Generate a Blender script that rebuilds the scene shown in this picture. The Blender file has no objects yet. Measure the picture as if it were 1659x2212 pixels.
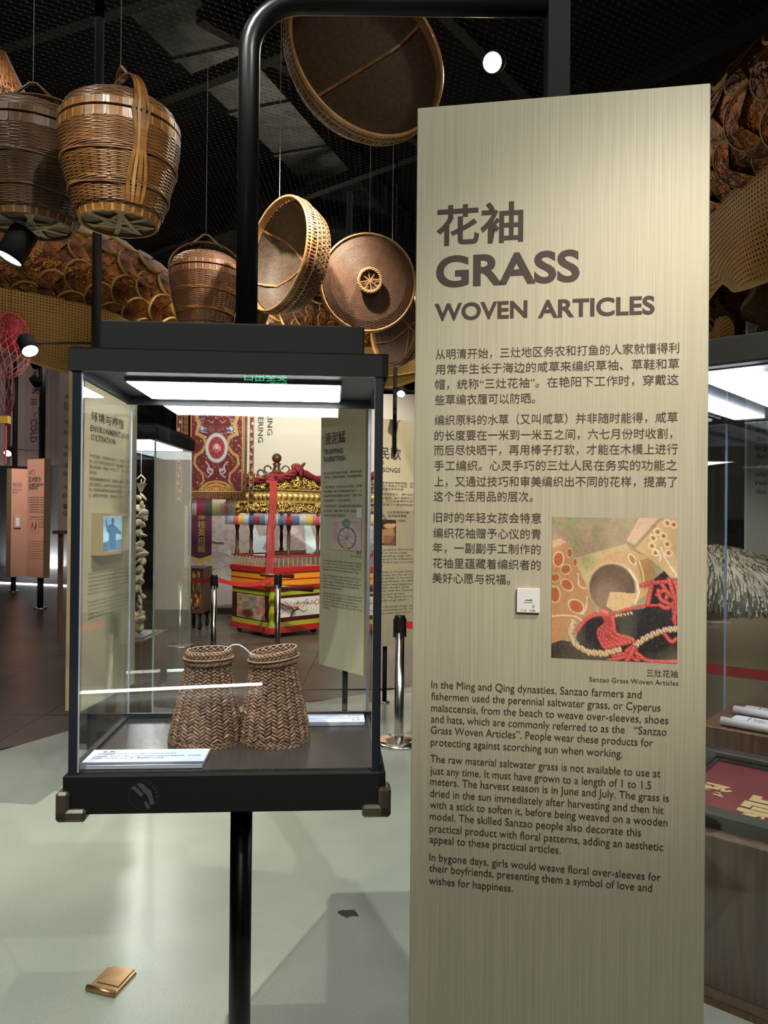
import bpy, math, random
import numpy as np
from mathutils import Vector, Matrix, Quaternion
random.seed(7); rng = np.random.default_rng(7)
SC = bpy.context.scene; COL = SC.collection
PI = math.pi
# ------------------------------------------------------------------ camera
FPX = 1660.0; PITCH = 0.0047; ROLL = 0.0094; CAMZ = 1.5
_f = Vector((0, math.cos(PITCH), math.sin(PITCH)))
_u0 = Vector((0, -math.sin(PITCH), math.cos(PITCH))); _r0 = Vector((1, 0, 0))
_R = _r0*math.cos(ROLL) + _u0*math.sin(ROLL); _U = -_r0*math.sin(ROLL) + _u0*math.cos(ROLL)
CAMP = Vector((0, 0, CAMZ))
cam = bpy.data.cameras.new('camera'); camo = bpy.data.objects.new('camera', cam); COL.objects.link(camo)
camo.matrix_world = Matrix.Translation(CAMP) @ Matrix((_R, _U, -_f)).transposed().to_4x4()
cam.sensor_fit = 'HORIZONTAL'; cam.sensor_width = 36; cam.lens = FPX/1659*36; cam.clip_start = .02; cam.clip_end = 100
SC.camera = camo
# ------------------------------------------------------------------ view, world
SC.view_settings.view_transform = 'Standard'; SC.view_settings.look = 'None'
SC.view_settings.exposure = 0.0; SC.view_settings.gamma = 1.0; SC.view_settings.use_curve_mapping = False
SC.cycles.max_bounces = 7; SC.cycles.transparent_max_bounces = 20; SC.cycles.glossy_bounces = 4
SC.cycles.sample_clamp_indirect = 4.0; SC.cycles.use_denoising = True; SC.cycles.caustics_reflective = False
W = bpy.data.worlds.new('world'); SC.world = W; W.use_nodes = True
W.node_tree.nodes['Background'].inputs[0].default_value = (.9, .95, 1.0, 1); W.node_tree.nodes['Background'].inputs[1].default_value = .012

def spot(name, loc, target, power, color=(1, .86, .66), angle=50, blend=.6, size=.04):
    l = bpy.data.lights.new(name, 'SPOT'); l.energy = power; l.color = color; l.spot_size = math.radians(angle); l.spot_blend = blend; l.shadow_soft_size = size
    o = bpy.data.objects.new(name, l); COL.objects.link(o); o.location = loc
    o.rotation_euler = (Vector(target)-Vector(loc)).to_track_quat('-Z', 'Y').to_euler(); return o
def area(name, loc, target, power, sx, sy, color=(1, .9, .8)):
    l = bpy.data.lights.new(name, 'AREA'); l.shape = 'RECTANGLE'; l.size = sx; l.size_y = sy; l.energy = power; l.color = color
    o = bpy.data.objects.new(name, l); COL.objects.link(o); o.location = loc
    o.rotation_euler = (Vector(target)-Vector(loc)).to_track_quat('-Z', 'Y').to_euler(); return o
WARM = (1, .83, .6); NEUT = (1, .93, .82); COOL = (.85, .92, 1)
# ceiling spots of the exhibition (track lights), with some fill lamps added
spot('track_spot_title_panel', (.9, -1.8, 3.7), (.42, 1.33, 1.62), 470, (1, .90, .75), 18, 1.0, .05)
spot('track_spot_title_wash', (.3, -1.6, 3.6), (.25, 1.4, 1.22), 62, (1, .9, .76), 28, 1.0, .05)
spot('track_spot_floor', (1.127, -.274, 4.2), (-.75, 3.3, 0), 330, (.98, 1, .9), 62, .35, .015)
spot('track_spot_floor_left', (-1.2, .2, 4.25), (-1.0, 3.2, 0), 520, (.98, 1, .9), 48, .3, .012)
spot('track_spot_floor_side', (-2.6, .2, 4.2), (-1.3, 3.6, 0), 70, (.98, 1, .9), 75, .6, .015)
spot('fill_spot_floor_above', (-1.7, 2.3, 4.3), (-1.0, 2.9, 0), 60, (.98, 1, .9), 80, .6, .015)  # added fill lamp, brightens the pale floor from overhead
spot('track_spot_floor_back', (-3.12, 10.6, 3.9), (-.9, 3.0, 0), 190, (1, .96, .86), 34, .7, .09)
spot('track_spot_basket', (.3, .9, 4.1), (-.95, 2.65, 2.75), 26, WARM, 40, .7, .02)
spot('track_spot_basket_rim', (.35, 4.3, 4.2), (-.95, 2.65, 2.7), 95, WARM, 17, .7, .02)
spot('track_spot_small_basket', (-1.9, 5.4, 4.2), (-1.05, 4.5, 2.9), 90, WARM, 40, .6, .02)
spot('track_spot_trays', (1.6, 5.4, 4.2), (-.4, 4.0, 3.0), 60, WARM, 60, .6, .02)
spot('fill_spot_sieve', (.5, .3, 4.1), (-.05, 3.0, 3.4), 42, WARM, 24, .8, .03)  # added fill lamp for the dark inside of the sieve
spot('track_spot_hats', (-1.5, 1.5, 4.2), (-.1, 4.2, 2.8), 10, WARM, 30, .7, .02)
spot('track_spot_environment', (.2, 3.6, 3.9), (-1.4, 4.2, 1.5), 520, (1, .93, .80), 60, .8, .04)
spot('track_spot_rabbitfish', (-.6, 3.2, 3.9), (-.25, 5.1, 1.75), 500, (1, .93, .80), 42, .8, .04)
spot('track_spot_songs', (.5, 4.2, 4.0), (.15, 6.3, 1.8), 400, (1, .88, .66), 42, .8, .04)
spot('track_spot_banner', (-1.0, 4.6, 4.0), (-1.6, 7.2, 2.0), 420, NEUT, 50, .8, .05)
spot('track_spot_sedan', (-.9, 6.4, 4.2), (-1.0, 9.6, 1.2), 1000, NEUT, 62, .8, .05)
spot('track_spot_wall', (-1.2, 9.6, 4.4), (-1.3, 12, 2.2), 900, NEUT, 90, .9, .1)
spot('track_spot_pink_near', (-7.6, 9.3, 4.2), (-5.3, 12.0, 1.7), 620, (1, .82, .72), 34, .9, .05)
spot('track_spot_pink_far', (-5.6, 11.4, 4.3), (-6.8, 14.2, 1.9), 620, (1, .82, .72), 34, .9, .05)
spot('track_spot_calendar_board', (-4.6, 11.3, 4.2), (-6.6, 15, 3.2), 380, (1, .85, .8), 60, .9, .05)
spot('fill_spot_costume', (.95, 3.9, 2.6), (2.3, 4.9, 1.0), 120, NEUT, 60, .7, .03)  # added fill lamp below the dragon, lifts costume and text panel
area('sedan_wash', (-.9, 7.4, 2.9), (-1.0, 9.6, 1.5), 60, 1.5, .3, NEUT)  # added fill light in front of the sedan
area('dragon_wash', (-1.5, 3.2, 3.2), (-2.6, 6.2, 3.5), 10, 1.2, .4, WARM)
area('dragon_wash_side', (.9, 1.2, 3.6), (1.95, 3.6, 3.3), 6, .6, .3, WARM)
area('hall_fill', (-1.5, 6.5, 4.15), (-1.5, 6.5, 0), 45, 5, 5, (1, .92, .85))
area('hall_fill_left', (-5, 11, 4.15), (-5, 11, 0), 45, 5, 6, (1, .9, .85))
area('entrance_fill', (0, -3.6, 4.0), (0, 1.5, 1.2), 16, 3, 1, (1, .95, .88))

# ------------------------------------------------------------------ pixel helpers (real depths)
def ray(px, py): return _f + _R*((px-829.5)/FPX) + _U*((1106-py)/FPX)
def at(px, py, Y):
    d = ray(px, py); return CAMP + d*(Y/d.y)
def onz(px, py, z):
    d = ray(px, py); return CAMP + d*((z-CAMZ)/d.z)
def fl(px, py): return onz(px, py, 0)
def onplane(px, py, p, n):
    d = ray(px, py); return CAMP + d*((Vector(p)-CAMP).dot(n)/d.dot(n))

# ------------------------------------------------------------------ materials
def lin(c):
    if isinstance(c, str): c = [int(c[i:i+2], 16) for i in (0, 2, 4)]
    return tuple(((v/255)/12.92 if v/255 <= .04045 else ((v/255+.055)/1.055)**2.4) for v in c)
MATS = {}
def mat(name, col, rough=.5, metal=0, spec=.5, noise=None, nscale=20, nstretch=(1, 1, 1), bump=0, bscale=None, emit=0, coat=0, alpha=None, island=0, sheen=0, bdist=.002):
    """col linear rgb; noise = second colour mixed in by a noise texture in object coordinates"""
    if name in MATS: return MATS[name]
    m = bpy.data.materials.new(name); m.use_nodes = True; nt = m.node_tree; N = nt.nodes; L = nt.links
    b = N['Principled BSDF']; b.inputs['Base Color'].default_value = (*col, 1)
    b.inputs['Roughness'].default_value = rough; b.inputs['Metallic'].default_value = metal
    b.inputs['Specular IOR Level'].default_value = spec; b.inputs['Coat Weight'].default_value = coat
    if emit:
        b.inputs['Emission Color'].default_value = (*col, 1); b.inputs['Emission Strength'].default_value = emit
    out = None
    if noise is not None or bump:
        tc = N.new('ShaderNodeTexCoord'); mp = N.new('ShaderNodeMapping'); mp.inputs['Scale'].default_value = nstretch
        L.new(tc.outputs['Object'], mp.inputs['Vector'])
        nz = N.new('ShaderNodeTexNoise'); nz.inputs['Scale'].default_value = nscale; nz.inputs['Detail'].default_value = 4
        L.new(mp.outputs[0], nz.inputs['Vector'])
        if noise is not None:
            r = N.new('ShaderNodeValToRGB'); r.color_ramp.elements[0].position = .35; r.color_ramp.elements[1].position = .65
            r.color_ramp.elements[0].color = (*col, 1); r.color_ramp.elements[1].color = (*noise, 1)
            L.new(nz.outputs[0], r.inputs[0]); out = r.outputs[0]
        if bump:
            n2 = nz
            if bscale:
                n2 = N.new('ShaderNodeTexNoise'); n2.inputs['Scale'].default_value = bscale; n2.inputs['Detail'].default_value = 3
                L.new(mp.outputs[0], n2.inputs['Vector'])
            bp = N.new('ShaderNodeBump'); bp.inputs['Strength'].default_value = bump; bp.inputs['Distance'].default_value = bdist
            L.new(n2.outputs[0], bp.inputs['Height']); L.new(bp.outputs[0], b.inputs['Normal'])
    if island:
        g = N.new('ShaderNodeNewGeometry'); hs = N.new('ShaderNodeHueSaturation'); mr = N.new('ShaderNodeMapRange')
        mr.inputs['To Min'].default_value = 1-island; mr.inputs['To Max'].default_value = 1+island
        L.new(g.outputs['Random Per Island'], mr.inputs['Value']); L.new(mr.outputs[0], hs.inputs['Value'])
        if out is not None: L.new(out, hs.inputs['Color'])
        else: hs.inputs['Color'].default_value = (*col, 1)
        out = hs.outputs[0]
    if out is not None: L.new(out, b.inputs['Base Color'])
    MATS[name] = m; return m
def emitmat(name, col, s):
    if name in MATS: return MATS[name]
    m = bpy.data.materials.new(name); m.use_nodes = True; nt = m.node_tree; nt.nodes.clear()
    e = nt.nodes.new('ShaderNodeEmission'); e.inputs[0].default_value = (*col, 1); e.inputs[1].default_value = s
    o = nt.nodes.new('ShaderNodeOutputMaterial'); nt.links.new(e.outputs[0], o.inputs[0]); MATS[name] = m; return m
def glassmat(name, tint=(.97, .985, .98), refl=1.0):
    m = bpy.data.materials.new(name); m.use_nodes = True; nt = m.node_tree; N = nt.nodes; L = nt.links; N.clear()
    t = N.new('ShaderNodeBsdfTransparent'); t.inputs[0].default_value = (*tint, 1)
    g = N.new('ShaderNodeBsdfGlossy'); g.inputs['Roughness'].default_value = 0.0; g.inputs[0].default_value = (refl, refl, refl, 1)
    fr = N.new('ShaderNodeFresnel'); fr.inputs[0].default_value = 1.5
    mx = N.new('ShaderNodeMixShader'); o = N.new('ShaderNodeOutputMaterial')
    ge = N.new('ShaderNodeNewGeometry'); mr = N.new('ShaderNodeMapRange'); mr.inputs['To Min'].default_value = 1.5; mr.inputs['To Max'].default_value = 1/1.5
    L.new(ge.outputs['Backfacing'], mr.inputs['Value']); L.new(mr.outputs[0], fr.inputs[0]); L.new(fr.outputs[0], mx.inputs[0]); L.new(t.outputs[0], mx.inputs[1]); L.new(g.outputs[0], mx.inputs[2]); L.new(mx.outputs[0], o.inputs[0])
    MATS[name] = m; return m
def attrmat(name, rough=.5, emit=0, stretch=None):
    if name in MATS: return MATS[name]
    m = bpy.data.materials.new(name); m.use_nodes = True; nt = m.node_tree; N = nt.nodes; b = N['Principled BSDF']
    a = N.new('ShaderNodeVertexColor'); a.layer_name = 'Col'; b.inputs['Roughness'].default_value = rough
    nt.links.new(a.outputs[0], b.inputs['Base Color'])
    if emit:
        nt.links.new(a.outputs[0], b.inputs['Emission Color']); b.inputs['Emission Strength'].default_value = emit
    MATS[name] = m; return m

BLACK = mat('black_powder_coat', (.006, .006, .0065), .75, spec=.2)
BLACKG = mat('black_satin_tube', (.005, .005, .0055), .32, spec=.4)
GLASS = glassmat('clear_glass')
GEDGE = mat('glass_edge', (.30, .38, .36), .15, spec=.9)
CHROME = mat('chrome', (.62, .60, .55), .18, 1.0)
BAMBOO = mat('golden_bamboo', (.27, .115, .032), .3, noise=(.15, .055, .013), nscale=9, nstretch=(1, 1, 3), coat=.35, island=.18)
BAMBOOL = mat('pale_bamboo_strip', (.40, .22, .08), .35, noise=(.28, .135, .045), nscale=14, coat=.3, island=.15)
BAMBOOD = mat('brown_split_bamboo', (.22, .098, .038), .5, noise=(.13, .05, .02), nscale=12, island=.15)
BASEM = mat('grey_bamboo_underside', (.20, .135, .08), .6, noise=(.12, .075, .04), nscale=15, island=.2)
TRAYW = mat('tray_bamboo', (.30, .15, .06), .45, noise=(.17, .075, .03), nscale=18, coat=.15, island=.12)
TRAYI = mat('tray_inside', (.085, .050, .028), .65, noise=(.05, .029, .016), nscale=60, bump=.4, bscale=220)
WOODL = mat('walnut_laminate', (.16, .085, .048), .45, noise=(.09, .043, .024), nscale=6, nstretch=(9, 9, .6))
TEXT = mat('brown_print', (.045, .022, .016), .6)
TEXTG = mat('grey_print', (.05, .045, .04), .6)
CHAMP = mat('brushed_champagne_board', (.475, .435, .325), .42, metal=.1, noise=(.39, .355, .26), nscale=5, nstretch=(75, 75, .7), bump=.1, bscale=9)
CHAMP2 = mat('champagne_board', (.50, .45, .33), .5, noise=(.43, .385, .275), nscale=4, nstretch=(40, 40, .7))
PINKB = mat('pink_clay_board', (.50, .27, .19), .6, noise=(.46, .25, .175), nscale=4, nstretch=(30, 30, .7))
EDGEB = mat('shaded_board_edge', (.30, .21, .12), .55)  # darker brown puts shade into the colour of the board sides

# ------------------------------------------------------------------ mesh builder
GAP_SHADE = mat('weave_gap_shade', (.045, .018, .007), .8)  # dark colour painted into the weave grooves as their shade
class MB:
    def __init__(s): s.V = []; s.F = []; s.M = []; s.n = 0
    def add(s, v, f, mi=0):
        v = np.asarray(v, float).reshape(-1, 3); s.V.append(v); n = s.n
        for q in f: s.F.append(tuple(int(i)+n for i in q)); s.M.append(mi)
        s.n += len(v); return s
    def box(s, a, b, mi=0, M=None):
        x0, y0, z0 = a; x1, y1, z1 = b
        v = [(x0,y0,z0),(x1,y0,z0),(x1,y1,z0),(x0,y1,z0),(x0,y0,z1),(x1,y0,z1),(x1,y1,z1),(x0,y1,z1)]
        if M is not None: v = [tuple(M @ Vector(p)) for p in v]
        return s.add(v, [(3,2,1,0),(4,5,6,7),(0,1,5,4),(1,2,6,5),(2,3,7,6),(3,0,4,7)], mi)
    def bev(s, a, b, c=.004, mi=0):
        """box with chamfered vertical and top edges"""
        x0,y0,z0 = a; x1,y1,z1 = b
        def ring(i, z): return [(x0+i,y0+c,z),(x0+c,y0+i,z),(x1-c,y0+i,z),(x1-i,y0+c,z),(x1-i,y1-c,z),(x1-c,y1-i,z),(x0+c,y1-i,z),(x0+i,y1-c,z)]
        rs = [ring(c*.9, z0), ring(0, z0+c), ring(0, z1-c), ring(c*.9, z1)]
        v = sum(rs, []); f = []
        for k in range(3):
            for i in range(8): j = (i+1) % 8; f.append((k*8+i, k*8+j, k*8+8+j, k*8+8+i))
        f.append(tuple(range(7, -1, -1))); f.append(tuple(range(24, 32))); return s.add(v, f, mi)
    def tube(s, pts, r, n=10, mi=0, cap=True, closed=False):
        P = [Vector(p) for p in pts]; m = len(P); R = r if hasattr(r, '__len__') else [r]*m
        v = []; f = []; up = None
        for i in range(m):
            if closed: t = (P[(i+1) % m]-P[i-1])
            else: t = (P[min(i+1, m-1)]-P[max(i-1, 0)])
            t.normalize()
            if up is None:
                up = Vector((0, 0, 1)) if abs(t.z) < .9 else Vector((1, 0, 0))
            side = t.cross(up); side.normalize(); up = side.cross(t)
            for k in range(n):
                a = 2*PI*k/n; v.append(P[i] + (side*math.cos(a)+up*math.sin(a))*R[i])
        for i in range(m if closed else m-1):
            j = (i+1) % m
            for k in range(n): l = (k+1) % n; f.append((i*n+k, i*n+l, j*n+l, j*n+k))
        if cap and not closed: f.append(tuple(range(n-1, -1, -1))); f.append(tuple(range((m-1)*n, m*n)))
        return s.add([tuple(p) for p in v], f, mi)
    def lathe(s, prof, n=48, mi=0, M=None, a0=0, a1=2*PI):
        full = abs(a1-a0-2*PI) < 1e-6; na = n if full else n+1; v = []; f = []
        for (r, z) in prof:
            for k in range(na): a = a0+(a1-a0)*k/n; v.append((r*math.cos(a), r*math.sin(a), z))
        for i in range(len(prof)-1):
            for k in range(n):
                l = (k+1) % na if full else k+1
                f.append((i*na+k, i*na+l, (i+1)*na+l, (i+1)*na+k))
        if M is not None: v = [tuple(M @ Vector(p)) for p in v]
        return s.add(v, f, mi)
    def ribbon(s, pts, wv, mi=0, thick=0, nv=None):
        """flat strip along pts; wv half-width vector or list"""
        P = [Vector(p) for p in pts]; v = []; f = []
        for i, p in enumerate(P):
            w = Vector(wv[i]) if isinstance(wv, list) else Vector(wv); v += [p-w, p+w]
        for i in range(len(P)-1): f.append((2*i, 2*i+1, 2*i+3, 2*i+2))
        if thick:
            n0 = len(v); nn = [Vector(nv[i]) if isinstance(nv, list) else Vector(nv) for i in range(len(P))]
            for i in range(len(P)): v += [v[2*i]+nn[i]*thick, v[2*i+1]+nn[i]*thick]
            for i in range(len(P)-1):
                f.append((n0+2*i, n0+2*i+2, n0+2*i+3, n0+2*i+1)); f.append((2*i, 2*i+2, n0+2*i+2, n0+2*i)); f.append((2*i+1, n0+2*i+1, n0+2*i+3, 2*i+3))
        return s.add([tuple(p) for p in v], f, mi)
    def poly(s, pts, mi=0): return s.add(pts, [tuple(range(len(pts)))], mi)
    def ellipsoid(s, c, r, nu=14, nv=9, mi=0, M=None):
        v = []; f = []
        for i in range(nv+1):
            th = PI*i/nv
            for k in range(nu): a = 2*PI*k/nu; v.append((c[0]+r[0]*math.sin(th)*math.cos(a), c[1]+r[1]*math.sin(th)*math.sin(a), c[2]+r[2]*math.cos(th)))
        for i in range(nv):
            for k in range(nu): l = (k+1) % nu; f.append((i*nu+k, (i+1)*nu+k, (i+1)*nu+l, i*nu+l))
        if M is not None: v = [tuple(M @ Vector(p)) for p in v]
        return s.add(v, f, mi)
    def build(s, name, mats, parent=None, smooth=False, kind=None, label=None):
        me = bpy.data.meshes.new(name); me.from_pydata(np.concatenate(s.V).tolist() if s.V else [], [], s.F)
        if not isinstance(mats, (list, tuple)): mats = [mats]
        mats = list(mats)
        if s.M and max(s.M) >= len(mats): mats.append(GAP_SHADE)
        for m in mats: me.materials.append(m)
        if len(mats) > 1: me.polygons.foreach_set('material_index', s.M)
        if smooth: me.polygons.foreach_set('use_smooth', [True]*len(me.polygons))
        me.update(); o = bpy.data.objects.new(name, me); COL.objects.link(o)
        if parent is not None: o.parent = parent
        if kind: o['kind'] = kind
        if label: o['label'] = label
        return o
def tag(o, label, cat, group=None):
    o['label'] = label; o['category'] = cat
    if group: o['group'] = group
    return o
def thing(name, label, cat, loc=(0, 0, 0), rz=0, group=None):
    o = bpy.data.objects.new(name, None); COL.objects.link(o); o.location = loc; o.rotation_euler = (0, 0, rz); o.empty_display_size = .1
    return tag(o, label, cat, group)
def struct(o): o['kind'] = 'structure'; return o
def copy_tree(o, parent=None):
    c = o.copy(); COL.objects.link(c); c.parent = parent
    for ch in [x for x in bpy.data.objects if x.parent == o and x is not c]: copy_tree(ch, c)
    return c

# ------------------------------------------------------------------ text
_tc = {}
def glyphs(s, off=0, res=3, spacing=1.0):
    k = (s, off, res, spacing)
    if k in _tc: return _tc[k]
    c = bpy.data.curves.new('tmp', 'FONT'); c.body = s; c.size = 1; c.offset = off; c.resolution_u = res; c.space_character = spacing
    o = bpy.data.objects.new('tmp', c); COL.objects.link(o); bpy.context.view_layer.update()
    me = bpy.data.meshes.new_from_object(o.evaluated_get(bpy.context.evaluated_depsgraph_get()))
    V = np.zeros(len(me.vertices)*3); me.vertices.foreach_get('co', V); V = V.reshape(-1, 3)
    F = [tuple(p.vertices) for p in me.polygons]
    bpy.data.objects.remove(o); bpy.data.curves.remove(c); bpy.data.meshes.remove(me)
    _tc[k] = (V, F); return V, F
def put_text(mb, s, x0, z0, size, width=None, off=0, res=3, M=None, flip=False, y=-.0006, mi=0, spacing=1.0, align=None, ysc=1):
    """text standing in the XZ plane, facing -Y; x0 = left edge, z0 = baseline"""
    V, F = glyphs(s, off, res, spacing)
    if not len(V): return
    V = V*size; w = V[:, 0].max()-V[:, 0].min(); X = V[:, 0]-V[:, 0].min()
    if width: X = X*(width/w); w = width
    if align == 'R': X = X-w
    if align == 'C': X = X-w/2
    P = np.stack([x0+X, np.full(len(X), y), z0+V[:, 1]*ysc], 1)
    if M is not None: P = np.array([tuple(M @ Vector(p)) for p in P])
    mb.add(P, F, mi)

# ------------------------------------------------------------------ painted prints (colour per vertex of a fine grid)
class Canvas:
    def __init__(s, w, h, bg): 
        s.w, s.h = w, h; s.A = np.ones((h, w, 3))*np.array(lin(bg)); y, x = np.mgrid[0:h, 0:w]; s.X = (x+.5)/w; s.Y = (y+.5)/h
    def mix(s, m, c, a=1):
        c = np.array(lin(c)) if not isinstance(c, np.ndarray) else c; m = np.clip(m, 0, 1)[..., None]*a; s.A = s.A*(1-m)+c*m
    def noise(s, sc, seed=0):
        r = np.random.default_rng(seed); g = r.random((int(sc[1])+2, int(sc[0])+2)); x = s.X*sc[0]; y = s.Y*sc[1]
        i = x.astype(int); j = y.astype(int); fx = x-i; fy = y-j; fx = fx*fx*(3-2*fx); fy = fy*fy*(3-2*fy)
        return (g[j, i]*(1-fx)+g[j, i+1]*fx)*(1-fy)+(g[j+1, i]*(1-fx)+g[j+1, i+1]*fx)*fy
    def ell(s, cx, cy, rx, ry, c, ang=0, soft=.1, a=1):
        asp = s.h/s.w; dx = s.X-cx; dy = (s.Y-cy)*asp; ca, sa = math.cos(ang), math.sin(ang)
        u = (dx*ca+dy*sa)/rx; v = (-dx*sa+dy*ca)/ry; d = np.sqrt(u*u+v*v); s.mix((1-d)/soft+.5, c, a)
    def poly(s, pts, c, a=1):
        m = np.zeros(s.X.shape, bool); n = len(pts)
        for i in range(n):
            x0, y0 = pts[i]; x1, y1 = pts[(i+1) % n]
            if y0 == y1: continue
            cond = ((y0 > s.Y) != (y1 > s.Y)) & (s.X < (x1-x0)*(s.Y-y0)/(y1-y0)+x0); m ^= cond
        s.mix(m.astype(float), c, a)
    def line(s, pts, wd, c, a=1, dash=None):
        asp = s.h/s.w; m = np.zeros(s.X.shape)
        for (x0, y0), (x1, y1) in zip(pts[:-1], pts[1:]):
            dx, dy = x1-x0, (y1-y0)*asp; L2 = dx*dx+dy*dy+1e-12
            t = np.clip(((s.X-x0)*dx+(s.Y-y0)*asp*dy)/L2, 0, 1); d = np.hypot(s.X-x0-t*dx, (s.Y-y0)*asp-t*dy)
            m = np.maximum(m, np.clip((wd-d)/(wd*.4)+.5, 0, 1))
        s.mix(m, c, a)
    def mesh(s, name, corners, material, parent=None):
        """corners TL,TR,BR,BL in parent space"""
        TL, TR, BR, BL = [np.array(c, float) for c in corners]; w, h = s.w, s.h
        yy, xx = np.mgrid[0:h, 0:w]; a = (xx/(w-1)).ravel()[:, None]; b = (yy/(h-1)).ravel()[:, None]
        P = (TL*(1-a)+TR*a)*(1-b)+(BL*(1-a)+BR*a)*b
        i = (yy[:-1, :-1]*w+xx[:-1, :-1]).ravel(); F = np.stack([i, i+w, i+w+1, i+1], 1)
        me = bpy.data.meshes.new(name); me.from_pydata(P.tolist(), [], F.tolist())
        ca = me.color_attributes.new('Col', 'FLOAT_COLOR', 'POINT'); ca.data.foreach_set('color', np.concatenate([s.A.reshape(-1, 3), np.ones((w*h, 1))], 1).ravel())
        me.materials.append(material); o = bpy.data.objects.new(name, me); COL.objects.link(o)
        if parent is not None: o.parent = parent
        return o
PRINT = attrmat('printed_picture', .5)

# ================================================================== ROOM
PALE = mat('pale_green_resin_floor', (.40, .44, .375), .27, spec=.5, noise=(.36, .405, .345), nscale=3, bump=.05, bscale=260)
def floor_pale():
    m = bpy.data.materials['pale_green_resin_floor']; N = m.node_tree.nodes; L = m.node_tree.links; b = N['Principled BSDF']
    tc = N.new('ShaderNodeTexCoord'); nz = N.new('ShaderNodeTexNoise'); nz.inputs['Scale'].default_value = 420; nz.inputs['Detail'].default_value = 1
    L.new(tc.outputs['Object'], nz.inputs['Vector']); rp = N.new('ShaderNodeValToRGB'); rp.color_ramp.elements[0].position = .36; rp.color_ramp.elements[1].position = .5
    rp.color_ramp.elements[0].color = (.62, .63, .6, 1); rp.color_ramp.elements[1].color = (1, 1, 1, 1)
    mx = N.new('ShaderNodeMix'); mx.data_type = 'RGBA'; mx.blend_type = 'MULTIPLY'; mx.inputs[0].default_value = 1
    src = b.inputs['Base Color'].links[0].from_socket; L.new(nz.outputs[0], rp.inputs[0]); L.new(src, mx.inputs[6]); L.new(rp.outputs[0], mx.inputs[7]); L.new(mx.outputs[2], b.inputs['Base Color'])
floor_pale()
DARKF = mat('dark_stone_floor', (.085, .072, .058), .3, spec=.45, noise=(.055, .047, .038), nscale=1.6, bump=.04, bscale=60, island=.1)
e0, e1, e2, e3, e4 = fl(0, 1622), fl(150, 1578), fl(290, 1541), fl(678, 1516), fl(880, 1485)
edge = [(-9, e0.y-3.5), (-4.2, e0.y-.9), (e0.x, e0.y), (e1.x, e1.y), (e2.x, e2.y), (e3.x, e3.y), (e4.x, e4.y), (1.6, e4.y+.4), (4, e4.y-.2), (9, 5)]
mb = MB(); top = [(x, y, 0) for x, y in edge]; bot = [(x, -8, 0) for x, y in edge]
n = len(edge); mb.add(bot+top, [(i, i+1, n+i+1, n+i) for i in range(n-1)])
struct(mb.build('floor_resin', PALE))
floor = struct(MB().box((-14, -8, -.06), (9, 24, -.012)).build('floor', DARKF))
# stone slabs of the darker floor, each its own piece with open joints
edge_y = lambda x: float(np.interp(x, [p[0] for p in edge], [p[1] for p in edge]))
ts = .9; mbt = []
for iy in range(12):
    for ix in range(-9, 6):
        x0 = ix*ts+.2; y0 = 1.2+iy*ts
        x1, y1 = x0+ts-.004, y0+ts-.004
        ya, yb = edge_y(x0)+.002, edge_y(x1)+.002
        if max(ya, yb) >= y1: 
            if min(ya, yb) >= y1: continue
        P = [(x0, max(y0, min(ya, y1))), (x1, max(y0, min(yb, y1))), (x1, y1), (x0, y1)]
        t = MB(); v = [(a, b, -.012) for a, b in P]+[(a, b, -.0005) for a, b in P]
        t.add(v, [(4,5,6,7),(0,1,5,4),(1,2,6,5),(2,3,7,6),(3,0,4,7)]); t.build('floor_slab', DARKF, floor)
struct(MB().box((-14, 12.005, -.012), (9, 24, -.0005)).build('floor_far', DARKF))
DARKW = mat('dark_wall', (.03, .028, .027), .8)
CEIL = mat('dark_ceiling', (.012, .013, .015), .9)
CREAM = mat('cream_wall', (.55, .50, .42), .8)
GREYW = mat('grey_wall', (.28, .275, .27), .8)
struct(MB().box((-14, -8, 6.2), (9, 24, 6.3)).build('ceiling', CEIL))
struct(MB().box((-14.1, -8, 0), (-14, 24, 6.2)).build('wall_left', DARKW))
struct(MB().box((9, -8, 0), (9.1, 24, 6.2)).build('wall_right', DARKW))
struct(MB().box((-14, 24, 0), (9, 24.1, 6.2)).build('wall_far', DARKW))
struct(MB().box((-14, -8.1, 0), (9, -8, 6.2)).build('wall_behind', DARKW))
# cream partition behind the sedan
struct(MB().box((-2.75, 12.0, 0), (3.0, 12.12, 3.4)).build('wall_back', CREAM))
mb = MB()
for s_, px_0, y0_, y1_ in (('OFFERING', 558, 866, 956), ('SPRING', 578, 868, 940)):
    a = at(px_0, y0_, 11.99); b = at(px_0, y1_, 11.99); V, F = glyphs(s_, .012, 2); V = V*.115; X = (V[:, 0]-V[:, 0].min())*((a.z-b.z)/(V[:, 0].max()-V[:, 0].min()))
    mb.add(np.stack([a.x+V[:, 1], np.full(len(X), 11.995), a.z-X], 1), F)
mb.build('wall_lettering', TEXTG, bpy.data.objects['wall_back'])

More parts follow.
